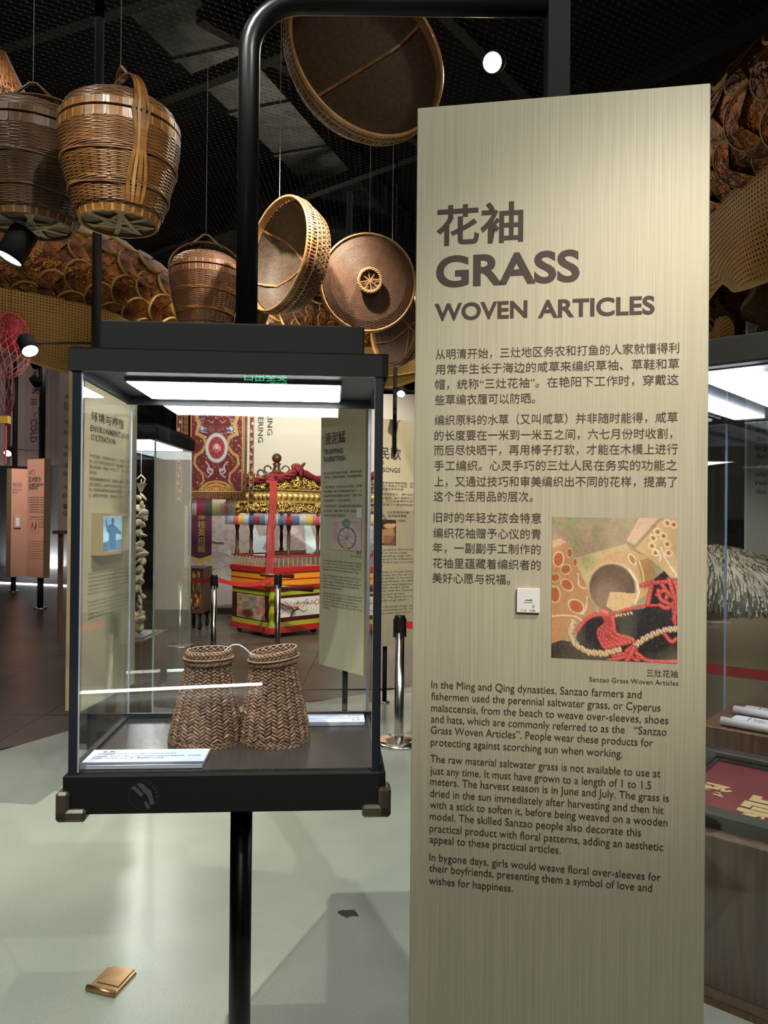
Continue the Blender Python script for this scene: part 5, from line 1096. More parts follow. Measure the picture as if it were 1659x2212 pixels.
for x, y in ((.47, .3), (.7, .35)): c.ell(x, y, .02, .05, '2f8c5c', .4); c.ell(x+.03, y+.04, .035, .015, '3f9cb0', .4)
c.mesh('blossom_panel', [(.07, -.006, .475), (LX-.03, -.006, .475), (LX-.03, -.006, .24), (.07, -.006, .24)], attrmat('painted_panel', .4), sd)
c = Canvas(70, 60, 'b89a88'); c.mix((c.noise((8, 8), 3)-.4)*3, '4c7a5c', .8); c.mix((c.noise((10, 10), 6)-.6)*4, 'c06060', .7); c.ell(.4, .8, .2, .15, '6e3426', 0, .5)
c.mesh('painted_side_panel', [(-.006, .74, .50), (-.006, .12, .50), (-.006, .12, .20), (-.006, .74, .20)], attrmat('painted_panel', .4), sd)
# wheels
for x, y in ((.08, .06), (LX-.08, .06), (.08, LY-.06), (LX-.08, LY-.06)):
    mb = MB(); M = Matrix.Translation((x, y, .045)) @ Matrix.Rotation(PI/2, 4, 'X'); mb.lathe([(.001, -.02), (.035, -.02), (.045, -.012), (.045, .012), (.035, .02), (.001, .02)], 18, 0, M); mb.build('wheel', BLACK, sd, True)
# balusters and rails
BAL = [(.006, 0), (.010, .01), (.005, .022), (.012, .034), (.005, .046), (.012, .058), (.005, .070), (.012, .082), (.005, .094), (.010, .106), (.006, .118)]
bal = None
for k in range(11):
    for (x, y) in ((.035+k*.071, .0), (.0, .05+k*.076)):
        if bal is None: bal = MB().lathe(BAL, 10, 0, None).build('baluster', GOLD, sd, True)
        else: bal2 = bal.copy(); COL.objects.link(bal2); bal2.location = (x, y, .858); continue
        bal.location = (x, y, .858)
for a, b in (((-.015, -.012, .976), (LX+.015, .012, .992)), ((-.012, .012, .976), (.012, LY+.01, .992)), ((-.015, LY-.01, .976), (LX+.015, LY+.014, .992)), ((LX-.01, .012, .976), (LX+.014, LY-.01, .992))): MB().box(a, b).build('hand_rail', RED, sd)
PP = [(.03, 0), (.03, .05), (.018, .08), (.024, .2), (.018, .3), (.03, .36), (.036, .42), (.02, .46), (.03, .56), (.034, .66)]
for x, y in ((.28, .04), (.04, .5), (LX-.04, LY-.04), (LX-.04, .04), (.04, LY-.04), (.04, .04)): mb = MB(); mb.lathe(PP, 12, 0, Matrix.Translation((x, y, .99))); mb.build('canopy_post', DW, sd, True)
# canopy
o_ = .07
MB().box((-o_, -o_, 1.645), (LX+o_, LY+o_, 1.80)).build('canopy_frieze', GOLD, sd)
for z in (1.64, 1.795): mb = MB(); mb.box((-o_-.015, -o_-.015, z), (LX+o_+.015, LY+o_+.015, z+.018)); mb.build('gold_moulding', GOLD, sd)
for side in (0, 1):
    L = (LX if side == 0 else LY)+2*o_; n_ = 11 if side == 0 else 11
    for k in range(n_):
        u = -o_+L*(k+.5)/n_; M = Matrix.Translation((u, -o_-.001, 1.725)) @ Matrix.Rotation(PI/2, 4, 'X') if side == 0 else Matrix.Translation((-o_-.001, u, 1.725)) @ Matrix.Rotation(-PI/2, 4, 'Y')
        mb = MB(); mb.lathe([(.046, 0), (.044, .008), (.036, .004), (.032, .003), (.026, .018), (.012, .028), (.001, .03)], 16, 0, M); mb.build('gold_boss', GOLD, sd, True)
def curls(zlo, zhi_f, n_, sc, name, seed):
    r_ = random.Random(seed); mb = MB()
    for side in (0, 1):
        L = (LX if side == 0 else LY)+2*o_
        for k in range(n_):
            u = -o_+L*r_.random(); f = (u+o_)/L; zh = zhi_f(f); z = r_.uniform(zlo, zh); R_ = r_.uniform(.6, 1.3)*sc; a0_ = r_.uniform(0, 6); pts = []
            for t in np.linspace(0, 1, 9): a = a0_+t*4.6; q = R_*(1-t*.7); pts.append((u+q*math.cos(a), z+q*math.sin(a)))
            P3 = [((x, -o_-.01-.02*math.sin(PI*i/8)*r_.random(), zz) if side == 0 else (-o_-.01-.02*math.sin(PI*i/8), x, zz)) for i, (x, zz) in enumerate(pts)]
            mb.tube(P3, [sc*.30*(1-.5*i/8) for i in range(9)], 5)
    mb.build(name, GOLD, sd, True, kind='stuff')
curls(1.54, lambda f: 1.635, 90, .026, 'lower_carving', 1); curls(1.83, lambda f: 1.88+.13*math.sin(PI*f), 130, .028, 'upper_carving', 2)
MB().box((-o_, -o_, 1.515), (LX+o_, LY+o_, 1.64)).build('valance_board', mat('dark_gold', (.20, .11, .025), .5, .5), sd)
mb = MB(); zb_ = 1.81
for side in (0, 1):
    L = (LX if side == 0 else LY)+2*o_; ps = [( -o_+L*t, 1.86+.15*math.sin(PI*t)) for t in np.linspace(0, 1, 13)]
    for (u0, h0), (u1, h1) in zip(ps[:-1], ps[1:]):
        if side == 0: mb.add([(u0, -o_, zb_), (u1, -o_, zb_), (u1, -o_, h1), (u0, -o_, h0), (u0, -o_+.03, zb_), (u1, -o_+.03, zb_), (u1, -o_+.03, h1), (u0, -o_+.03, h0)], [(0,1,2,3),(5,4,7,6),(3,2,6,7)])
        else: mb.add([(-o_, u0, zb_), (-o_, u1, zb_), (-o_, u1, h1), (-o_, u0, h0), (-o_+.03, u0, zb_), (-o_+.03, u1, zb_), (-o_+.03, u1, h1), (-o_+.03, u0, h0)], [(1,0,3,2),(4,5,6,7),(2,3,7,6)])
mb.build('pediment', mat('dark_gold', (.20, .11, .025), .5, .5), sd)
mb = MB(); cx, cy = .37, .43; mb.add([(-.05, -.05, 1.82), (LX+.05, -.05, 1.82), (LX+.05, LY+.05, 1.82), (-.05, LY+.05, 1.82), (cx, cy, 2.08)], [(0, 1, 4), (1, 2, 4), (2, 3, 4), (3, 0, 4), (3, 2, 1, 0)]); mb.build('roof', MAR, sd)
mb = MB(); mb.lathe([(.09, 2.02), (.06, 2.06), (.04, 2.12), (.055, 2.15), (.03, 2.17)], 16, 0, Matrix.Translation((cx, cy, 0))); mb.ellipsoid((cx, cy, 2.225), (.062, .062, .062), 18, 12); mb.build('finial', mat('dark_wood_finial', (.12, .045, .02), .3), sd, True)
for s in (1, -1):
    pts = []
    for (a_, r0, cxx, cz) in ((0, .05, .12, 2.08), (0, .045, .21, 2.03), (0, .04, .30, 1.98)):
        for t in np.linspace(0, 1.5*PI, 12): pts.append((cx+s*(cxx+r0*math.cos(PI-t)*(1-.25*t/4))*.72, cy-s*(cxx+r0*math.cos(PI-t)*(1-.25*t/4))*.69, cz+r0*math.sin(t)*(1-.2*t/4)))
    mb = MB(); mb.tube(pts, .011, 6); mb.build('roof_scroll', DW, sd, True)
# canopy tassels
tcol = [(.35, .36, .4), (.10, .14, .25), (.30, .03, .03), (.05, .09, .22), (.45, .42, .45), (.60, .40, .06), (.55, .10, .10), (.30, .34, .38)]
tm = {}
for side in (0, 1):
    L = (LX if side == 0 else LY)+2*o_
    for k in range(52):
        g_ = k//6 % 8; x, y = ((-o_+L*(k+.5)/52, -o_-.004) if side == 0 else (-o_-.004, -o_+L*(k+.5)/52))
        if g_ not in tm: tm[g_] = MB().tube([(0, 0, 0), (0, 0, -.03), (0, 0, -.04), (0, 0, -.145)], [.002, .002, .0062, .0068], 6).build('tassel', mat('canopy_tassel_%d' % g_, tcol[g_], .7), sd, True); t_ = tm[g_]
        else: t_ = tm[g_].copy(); COL.objects.link(t_)
        t_.location = (x, y, 1.515)
# red gauze swag
def swag(pts, r, name='red_swag'):
    mb = MB(); r_ = random.Random(5); P = [Vector(p) for p in pts]
    for k in range(5):
        q = [tuple(p+Vector((math.cos(k*1.25+i*.5), math.sin(k*1.25+i*.5), math.cos(k*2+i*.8)))*r*.55) for i, p in enumerate(P)]; mb.tube(q, [r*(.5+.15*math.sin(i*1.7+k)) for i in range(len(q))], 7)
    mb.build(name, CLOTH, sd, True)
def lerp(a, b, n_): return [tuple(Vector(a)*(1-t)+Vector(b)*t+Vector((0, 0, -.04*math.sin(PI*t)))) for t in np.linspace(0, 1, n_)]
swag(lerp((-.09, -.09, 1.93), (.30, -.10, 2.06), 12), .045); swag(lerp((.30, -.10, 2.06), (.86, -.10, 1.93), 14), .045); swag(lerp((-.09, -.09, 1.93), (-.10, .9, 1.93), 14), .04)
for c_, r0 in (((-.09, -.1, 1.92), .085), ((.30, -.12, 2.06), .10)):
    mb = MB(); r_ = random.Random(int(r0*1000))
    for k in range(16): M = Matrix.Translation((c_[0]+r_.uniform(-r0, r0)*.5, c_[1]+r_.uniform(-r0, r0)*.3, c_[2]+r_.uniform(-r0, r0)*.5)) @ Matrix.Rotation(r_.uniform(0, 6), 4, Vector((r_.random()-.5, r_.random()-.5, r_.random()-.5)).normalized()); mb.ellipsoid((0, 0, 0), (r0*.6, r0*.22, r0*.35), 9, 6, 0, M)
    mb.build('cloth_rosette', CLOTH, sd, True)
mb = MB(); nx, nz = 15, 26; V = []
for j in range(nz+1):
    z = 1.9-j*(1.9-.80)/nz
    for i in range(nx+1): u = (i/nx-.5)*(.15-.02*math.sin(j*.2)); V.append((-.1+u*.72+.01*math.sin(j*.35)-.05*(j/nz), -.12-u*.69*0-.018*math.sin(i*1.3+.1*j)-.03, z))
mb.add(V, [(j*(nx+1)+i, j*(nx+1)+i+1, (j+1)*(nx+1)+i+1, (j+1)*(nx+1)+i) for j in range(nz) for i in range(nx)])
GZ = mat('hanging_red_gauze', (.30, .022, .022), .7); GZ.node_tree.nodes['Principled BSDF'].inputs['Alpha'].default_value = .82; mb.build('hanging_gauze', GZ, sd, True)
mb = MB(); 
for a, b in (((-.25, -.22, .66), (.30, -.42, .62)),): mb.tube([a, b], [.02, .045], 14)
mb.tube([(-.3, -.2, .80), (.10, -.3, .77)], [.02, .03], 12); mb.build('carrying_pole', mat('dark_red_pole', (.10, .015, .010), .35), sd, True)
mb = MB(); mb.box((.1, .1, .99), (.6, .16, 1.03)); mb.box((.2, .3, .99), (.75, .36, 1.04)); mb.tube([(.05, .2, 1.0), (.7, .25, 1.03)], .015, 8); mb.build('inner_shafts', DW, sd)

# painted box cart, lanterns, stanchions
a = at(392, 1300, 9.9); ct = thing('painted_cart', 'dark brown painted box on casters seen left of the bridal sedan', 'cart', (a.x, 9.9, 0))
MB().box((0, 0, .22), (.28, .5, .80)).build('box', mat('dark_brown_lacquer', (.07, .028, .015), .4), ct)
c = Canvas(40, 50, '3a2416'); c.mix((c.noise((7, 8), 3)-.5)*4, '5c5a2c', .8); c.mix((c.noise((9, 9), 5)-.62)*5, 'a8382c', .9); c.mix((c.noise((9, 9), 7)-.66)*5, 'c9a050', .9)
c.mesh('floral_painting', [(.03, -.004, .76), (.25, -.004, .76), (.25, -.004, .28), (.03, -.004, .28)], attrmat('painted_panel', .4), ct)
for x, y in ((.05, .05), (.23, .05), (.05, .45), (.23, .45)): MB().box((x-.015, y-.015, .09), (x+.015, y+.015, .22)).lathe([(.001, -.015), (.05, -.015), (.05, .015), (.001, .015)], 14, 0, Matrix.Translation((x, y, .05)) @ Matrix.Rotation(PI/2, 4, 'Y')).build('caster', BLACK, ct)
for k, px in enumerate((644, 686)):
    p = at(px, 868, 8.9); o = thing('brass_lantern', ('left' if k == 0 else 'right')+' one of two small brass lantern bowls peeping under the case hood', 'lantern', p, 0)
    mb = MB(); mb.lathe([(.002, -.10), (.04, -.09), (.075, -.05), (.09, 0), (.07, .05), (.03, .08)], 20); mb.build('bowl', mat('brass_bowl', (.65, .45, .18), .35, .4), o, True); MB().tube([(0, 0, .07), (0, 0, 4.35-p.z)], .004, 6).build('hanging_chain', BLACK, o)
def stanchion(label, px, Y, grp, base_r=.165, foot=False):
    p = at(px, 1120, Y); o = thing('queue_stanchion', label, 'barrier post', (p.x, Y, 0), 0, grp)
    MB().lathe([(.001, .045), (.05, .043), (base_r*.8, .03), (base_r, .016), (base_r, 0), (.001, 0)], 40).build('base', CHROME, o, True)
    MB().lathe([(.031, .04), (.031, .76), (.001, .76)], 24).build('post', CHROME, o, True)
    MB().lathe([(.036, .74), (.036, .835), (.034, .842), (.001, .842)], 20).build('belt_head', BLACKG, o, True)
    mb = MB()
    for k in range(4): a = PI/2*k+.3; M = Matrix.Rotation(a, 4, 'Z'); mb.box((.030, -.009, .70), (.043, .009, .82), 0, M)
    mb.build('belt_clip', BLACK, o)
    return o, p
so, sp_ = stanchion('chrome belt stanchion standing between the glass case and the champagne board', 866, 5.08, 'chrome queue stanchions')
mb = MB()
for s, rx in ((-1, .05), (1, .045)): mb.poly([(s*.085+rx*math.cos(a), -.045+.075*math.sin(a)*(1.1 if math.sin(a) > 0 else .8), .0385-.006*(math.sin(a) < 0)) for a in np.linspace(0, 2*PI, 17)[:-1]])
mb.build('pink_reflection', mat('skin_pink_reflection', (.65, .35, .25), .5), so)  # pink patches painted on the base as a floor sticker's reflection
so2, p2_ = stanchion('dark chrome stanchion in front of the sedan base corner', 602, 8.5, 'chrome queue stanchions')
so3, p3_ = stanchion('chrome stanchion seen through the showcase glass right of the walnut plinth', 391, 8.7, 'chrome queue stanchions')
so4, p4_ = stanchion('slim chrome stanchion under the purple banner', 464, 8.3, 'chrome queue stanchions')
BELT = mat('red_belt', (.42, .018, .018), .5)
def belt(label, pts):
    P = [Vector(p) for p in pts]; c0 = P[0].copy(); mb = MB(); mb.ribbon([tuple(p-c0) for p in P], (0, 0, .024), 0, .002, (0, 1, 0)); o = mb.build('barrier_belt', BELT); o.location = c0; tag(o, label, 'belt', 'red barrier belts')
belt('red belt running from behind the champagne board to the right frame edge', [Vector((sp_.x+.04, 5.06, .785))+Vector((1.45, -1.33, 0))*t-Vector((0, 0, .02*math.sin(PI*min(1, t/1.4)))) for t in np.linspace(0, 1.4, 12)])
belt('red belt sagging in front of the bridal sedan', [Vector((p4_.x+.04, 8.3, .79))*(1-t)+Vector((p2_.x-.04, 8.5, .79))*t-Vector((0, 0, .06*math.sin(PI*t))) for t in np.linspace(0, 1, 12)])
belt('red belt in front of the painted cart', [Vector((p3_.x+.04, 8.7, .79))*(1-t)+Vector((p4_.x-.04, 8.3, .79))*t-Vector((0, 0, .03*math.sin(PI*t))) for t in np.linspace(0, 1, 8)])

# ================================================================== RIGHT SHOWCASE
RA = Vector((.73, 2.63, 0)); RR = math.radians(-41.3); rs = thing('glass_showcase', 'large glass showcase at the right edge with a bright striped ceiling light', 'display case', RA, RR)
L1, L2, zh = 1.5, 1.35, 1.97
MB().bev((-.02, -.02, zh), (L1, L2+.02, zh+.085), .006).build('hood', mat('grey_hood', (.05, .048, .046), .5), rs)
MB().box((.03, .04, zh-.004), (L1-.05, L2-.06, zh)).build('light_tray', mat('light_tray_grey', (.35, .37, .42), .3), rs)
LEDW = emitmat('showcase_tube', (.95, .97, 1.0), 7)
for k in range(6): x = .06+k*.235; MB().box((x, .06, zh-.014), (x+(.13 if k < 1 else .19), L2-.08, zh-.004)).build('light_tube', LEDW, rs)
MB().box((.03, .04, zh-.018), (L1-.05, L2-.06, zh-.0145)).build('diffuser', glassmat('diffuser_sheet', (.9, .92, .97)), rs)
for nm, a, b in (('glass_front', (0, 0, .02), (L1, .01, zh-.02)), ('glass_left', (0, .012, .02), (.01, L2-.012, zh-.02)), ('glass_back', (0, L2-.01, .02), (L1, L2, zh-.02))): MB().box(a, b).build(nm, GLASS, rs)
for x, y in ((-.002, -.002), (-.002, L2-.006)): MB().box((x, y, .06), (x+.008, y+.008, zh-.02)).build('glass_edge', mat('lit_glass_edge', (.55, .60, .70), .15), rs)
MB().box((0, 0, 0), (L1, L2, .02)).build('base', WOODL, rs)
pz = thing('plinth', 'large walnut veneered plinth under the red calligraphy plaque', 'plinth', RA+Vector((0, 0, .02)), RR); MB().bev((.10, .06, 0), (1.4, .74, .48), .004).build('block', WOODL, pz); MB().bev((.08, .76, 0), (1.4, 1.26, .64), .004).build('rear_step', WOODL, pz)
dR = Matrix.Translation(RA) @ Matrix.Rotation(RR, 4, 'Z')
pq = thing('calligraphy_plaque', 'red plaque in a thick black frame with gold characters lying on the plinth', 'plaque', dR @ Vector((.67, .42, .50)), RR); pq.rotation_euler = (math.radians(4), 0, RR)
FRM = mat('black_lacquer_frame', (.03, .024, .022), .3, noise=(.05, .038, .032), nscale=12); a, b = .54, .305
for x0, y0, x1, y1 in ((-a, -b, a, -b+.05), (-a, b-.05, a, b), (-a, -b+.05, -a+.05, b-.05), (a-.05, -b+.05, a, b-.05)): MB().bev((x0, y0, .0), (x1, y1, .075), .008).build('frame_rail', FRM, pq)
for k in (1, 2): mb = MB(); i_ = .05+.008*k; mb.box((-a+i_-.008, -b+i_-.008, .07-.012*k), (a-i_+.008, -b+i_, .075-.012*k)); mb.box((-a+i_-.008, b-i_, .07-.012*k), (a-i_+.008, b-i_+.008, .075-.012*k)); mb.box((-a+i_-.008, -b+i_, .07-.012*k), (-a+i_, b-i_, .075-.012*k)); mb.build('frame_step', FRM, pq)
MB().box((-a+.04, -b+.04, .01), (a-.04, b-.04, .04)).build('red_field', mat('dull_red_lacquer', (.19, .028, .030), .25, noise=(.13, .02, .03), nscale=4), pq)
mb = MB(); Rf = Matrix.Rotation(-PI/2, 4, 'X')
for ch, x, y, s in (('海', -.24, .03, .22), ('崇', -.30, -.21, .24), ('承', -.46, -.09, .12), ('宗', .0, .03, .22), ('德', -.02, -.22, .24)): put_text(mb, ch, x, y, s, off=.028, res=3, y=-.0425, M=Rf)
mb.build('gold_characters', mat('dull_gold', (.50, .34, .14), .5), pq)
def paper(label, x, y, z, w_, d_, n_):
    o = thing('printed_sheet', label, 'paper', dR @ Vector((x, y, z)), RR, 'white printed scrolls'); MB().box((0, 0, 0), (w_, d_, .004)).build('sheet', WHITE, o)
    MB().tube([(0, .0, .018), (w_, .0, .018)], .018, 12).build('rolled_edge', WHITE, o, True)
    mb = MB()
    for k in range(5): put_text(mb, '三灶岛志图说海岛风物人家'[k:k+9], .08, d_*.25+k*d_*.13, d_*.09, w_*.6, 0, 1, Rf, y=-.005)
    mb.box((.06, .02, .0042), (.064, d_-.01, .0048)); mb.build('print', TEXTG, o)
paper('nearer white printed scroll on the walnut step behind the plaque', .16, .80, .662, .9, .20, 5); paper('farther white printed scroll with a rolled edge on the walnut step', .14, 1.03, .662, .9, .18, 5)
# long-haired white costume behind the showcase
fx = at(1600, 1290, 4.9); fu = thing('fur_costume', 'shaggy white long haired costume draped on a tan body behind the right showcase', 'costume', (fx.x+.12, 4.9, 0)); 
TAN = mat('tan_cloth', (.22, .16, .10), .9); FUR = mat('white_fur', (.62, .57, .48), .8, noise=(.52, .46, .37), nscale=9, island=.04)
mb = MB(); mb.lathe([(.30, 0), (.34, .1), (.30, .4), (.36, .7), (.42, .9), (.3, 1.1), (.02, 1.16)], 28); mb.build('body', TAN, fu, True)
mb = MB(); Mf = Matrix.Rotation(.36, 4, 'Y'); mb.ellipsoid((0, 0, 0), (.62, .40, .24), 36, 18, 0, Matrix.Translation((-.02, 0, 1.0)) @ Mf); mb.build('fur_body', FUR, fu, True)
mb = MB(); r_ = random.Random(8)
for k in range(3200):
    th = r_.uniform(0, 2*PI); ph = r_.uniform(.02, PI*.80); p = Vector((.62*math.sin(ph)*math.cos(th), .40*math.sin(ph)*math.sin(th), .24*math.cos(ph))); nrm = Vector((p.x/.62**2, p.y/.4**2, p.z/.24**2)).normalized(); dn = (Vector((.35, -.05, -1))-nrm*nrm.dot(Vector((.35, -.05, -1)))).normalized(); sd_ = nrm.cross(dn)
    L = r_.uniform(.05, .10); w_ = r_.uniform(.003, .007); q = [p+sd_*w_, p-sd_*w_, p+dn*L*.6+nrm*.03-sd_*w_*.8, p+dn*L+nrm*.012+sd_*r_.uniform(-.02, .02), p+dn*L*.6+nrm*.03+sd_*w_*.8]; M = Matrix.Translation((-.02, 0, 1.0)) @ Mf; mb.add([tuple(M @ v) for v in q], [(0, 1, 2, 4), (4, 2, 3)])
mb.build('fur_tufts', FUR, fu, kind='stuff')
# grey text panels behind
struct(MB().box((1.75, 6.6, 0), (6.0, 6.7, 2.95)).build('wall_grey', GREYW))
g0 = at(1612, 1120, 5.7); gp = thing('hanging_text_panel', 'grey hanging panel with text about the archipelago at the right frame edge', 'sign', (g0.x, 5.7, 0)); zz0, zz1 = at(1620, 1213, 5.7).z, at(1620, 575, 5.7).z
MB().box((0, 0, zz0), (1.1, .03, zz1)).build('panel', mat('pale_grey_panel', (.45, .45, .44), .7), gp); MB().box((-.03, -.02, zz0-.03), (1.1, .0, zz0)).build('bottom_bar', BLACK, gp)
for x in (.1, 1.0): MB().tube([(x, .015, zz1), (x, .015, 4.35)], .004, 6).build('hanging_wire', BLACK, gp)
mb = MB()
for s, y in (('46条', 618), ('线。', 646), ('色。', 670), ('发展', 694), ('担起', 716)): p = at(1632, y, 5.7); put_text(mb, s, p.x-g0.x, p.z, .062, y=-.003)
for k, s in enumerate(('sow. With', 'the new and', 'the sea, its', 'largest of the', 'Archipelago', 'number one', 'islands where', 'residents of', 'the fishery')): p = at(1632, 915+k*19, 5.7); put_text(mb, s, p.x-g0.x, p.z, .058, y=-.003, res=1)
mb.build('lettering', TEXTG, gp)
dk = at(1575, 1120, 6.5); c = Canvas(40, 60, '33322f'); c.mix((c.noise((10, 12), 3)-.5)*3, '4c4a45', .7); pp = thing('dark_photo', 'small dark photograph on the grey wall above the white fur costume', 'picture', (dk.x, 6.57, 0)); z0, z1 = at(1575, 1205, 6.5).z, at(1575, 1123, 6.5).z; MB().box((0, 0, z0), (.30, .025, z1)).build('backing', BLACK, pp); c.mesh('print', [(0, -.003, z1), (.30, -.003, z1), (.30, -.003, z0), (0, -.003, z0)], PRINT, pp)

# ================================================================== DRAGON CLOTH
def catmull(P, n):
    P = [Vector(p) for p in P]; P = [P[0]*2-P[1]]+P+[P[-1]*2-P[-2]]; out = []
    for i in range(1, len(P)-2):
        for k in range(n):
            t = k/n; a, b, c, d = P[i-1], P[i], P[i+1], P[i+2]; out.append(.5*((2*b)+(-a+c)*t+(2*a-5*b+4*c-d)*t*t+(-a+3*b-3*c+d)*t**3))
    out.append(P[-2]); return out
DP = [(-5.6, 4.2, 3.60), (-4.2, 5.2, 3.52), (-3.1, 5.8, 3.48), (-2.35, 6.3, 3.40), (-1.85, 7.1, 3.22), (-1.5, 8.3, 3.42), (-.8, 9.4, 3.82), (.3, 9.8, 3.86), (1.6, 9.5, 3.8), (2.9, 8.7, 3.68), (3.25, 7.3, 3.55), (2.75, 5.9, 3.5), (2.15, 4.8, 3.45), (1.86, 3.9, 3.36), (2.0, 3.0, 3.35), (2.7, 2.2, 3.4)]
path = catmull(DP, 24); DR = .345
dg = thing('dragon_cloth', 'long coiling festival dragon of copper foil scales with gold netting hanging under the ceiling', 'dragon', path[0])
COP = mat('copper_foil', (.36, .13, .03), .2, .7, noise=(.07, .022, .008), nscale=5, bump=1.0, bscale=16, bdist=.03); RIMG = mat('gold_scale_rim', (.33, .21, .045), .5, .2)
NET = mat('gold_sequin_net', (.34, .19, .04), .5, .3)
def holes(m, ku, kv, hole=.42):
    nt = m.node_tree; N = nt.nodes; L = nt.links; uv_ = N.new('ShaderNodeUVMap'); sp = N.new('ShaderNodeSeparateXYZ'); L.new(uv_.outputs[0], sp.inputs[0]); o2 = []
    for k, ax in ((ku, 0), (kv, 1)):
        m1 = N.new('ShaderNodeMath'); m1.operation = 'MULTIPLY'; m1.inputs[1].default_value = k; L.new(sp.outputs[ax], m1.inputs[0]); m2 = N.new('ShaderNodeMath'); m2.operation = 'PINGPONG'; m2.inputs[1].default_value = .5; L.new(m1.outputs[0], m2.inputs[0]); o2.append(m2)
    ad = N.new('ShaderNodeMath'); ad.operation = 'MINIMUM'; L.new(o2[0].outputs[0], ad.inputs[0]); L.new(o2[1].outputs[0], ad.inputs[1]); lt = N.new('ShaderNodeMath'); lt.operation = 'LESS_THAN'; lt.inputs[1].default_value = hole*.5; L.new(ad.outputs[0], lt.inputs[0]); L.new(lt.outputs[0], N['Principled BSDF'].inputs['Alpha'])
holes(NET, 46, 46, .62)
m = len(path); base = Vector(path[0]); T = [(path[min(i+1, m-1)]-path[max(i-1, 0)]).normalized() for i in range(m)]; Sd = [t.cross(Vector((0, 0, 1))).normalized() for t in T]; Up = [s.cross(t) for s, t in zip(Sd, T)]
arcl = np.r_[0, np.cumsum([(path[i+1]-path[i]).length for i in range(m-1)])]
def dsurf(s, a, dr=0):
    i = int(np.searchsorted(arcl, s)-1); i = max(0, min(m-2, i)); f = (s-arcl[i])/(arcl[i+1]-arcl[i]); c = path[i].lerp(path[i+1], f); sdv = Sd[i].lerp(Sd[i+1], f); u = Up[i].lerp(Up[i+1], f)
    r = DR*(1+.05*math.sin(s*3+2*a)+.03*math.sin(5*a+s))+dr; return c+(sdv*math.cos(a)+u*math.sin(a))*r
mb = MB(); nt = 36; V = [tuple(dsurf(s, 2*PI*k/nt)-base) for s in np.linspace(.001, arcl[-1]-.001, 200) for k in range(nt)]
mb.add(V, [(i*nt+k, i*nt+(k+1) % nt, (i+1)*nt+(k+1) % nt, (i+1)*nt+k) for i in range(199) for k in range(nt)]); mb.build('foil_body', COP, dg, True)
# one scale: raised gold U rim round a bulging foil tongue
sw, shh = .122, .20; mb = MB(); o1 = []; i1 = []
for t in np.linspace(-.18*PI, 1.18*PI, 15): x = math.cos(t); y = -math.sin(t); o1.append((x*sw, y*shh*.62-.02)); i1.append((x*(sw-.012), y*(shh*.62-.012)-.02))
def bend(x, y, h): a = x/DR; return ((DR+h)*math.sin(a), y, (DR+h)*math.cos(a)-DR)
V = [bend(x, y, .022) for x, y in o1]+[bend(x, y, .026) for x, y in i1]+[bend(x, y, .004) for x, y in o1]; n = 15
mb.add(V, [(i, i+1, n+i+1, n+i) for i in range(n-1)]+[(i+1, i, 2*n+i, 2*n+i+1) for i in range(n-1)], 0)
V = [bend(0, -.035, .034)]+[bend(x, y, .024) for x, y in i1]; mb.add(V, [(0, i+1, i+2) for i in range(n-1)], 1)
proto = mb.build('scale', [RIMG, COP], dg, True); me_s = proto.data; bpy.data.objects.remove(proto)
sc_l = []; nA = 9; row = 0; s = .1
while s < arcl[-1]-.15:
    for k in range(nA):
        a = 2*PI*(k+(.5 if row % 2 else 0))/nA
        if math.sin(a) < -.93: continue
        p = dsurf(s, a, -.012); nrm = (p-dsurf(s, a, -.1)).normalized(); t = (dsurf(s+.02, a)-dsurf(s-.02, a)).normalized(); x = t.cross(nrm).normalized(); t = nrm.cross(x)
        v = CAMP-p; facing = nrm.dot(v.normalized()); sc_l.append((-(facing > 0)*(1/v.length) if True else 0, p, x, t, nrm))
    s += .155; row += 1
def px_of(p):
    d = p-CAMP; z = d.dot(_f); return (829.5+FPX*d.dot(_R)/z, 1106-FPX*d.dot(_U)/z) if z > 0 else (-9999, 0)
key = []
for e in sc_l:
    X, Y = px_of(e[1]); vis = e[0] < 0 and ((-40 < X < 520 and 400 < Y) or (540 < X < 920 and Y > 600) or (1500 < X < 1720)); key.append((0 if vis else 1, e[0]))
order = sorted(range(len(sc_l)), key=lambda i: key[i]); rest = MB(); rv = np.zeros(len(me_s.vertices)*3); me_s.vertices.foreach_get('co', rv); rv = rv.reshape(-1, 3); rf_ = [tuple(p.vertices) for p in me_s.polygons]; rmi = [p.material_index for p in me_s.polygons]
for j, i in enumerate(order):
    _, p, x, t, nrm = sc_l[i]; M = Matrix.Translation(p-base) @ Matrix((x, t, nrm)).transposed().to_4x4()
    if j < 300: o = bpy.data.objects.new('scale', me_s); COL.objects.link(o); o.parent = dg; o.matrix_local = M
    else:
        R3 = np.array(M.to_3x3()); P = rv @ R3.T+np.array(M.translation); n0 = rest.n; rest.V.append(P); rest.F += [tuple(q+n0 for q in f) for f in rf_]; rest.M += rmi; rest.n += len(P)
rest.build('distant_scales', [RIMG, COP], dg, True, kind='stuff')
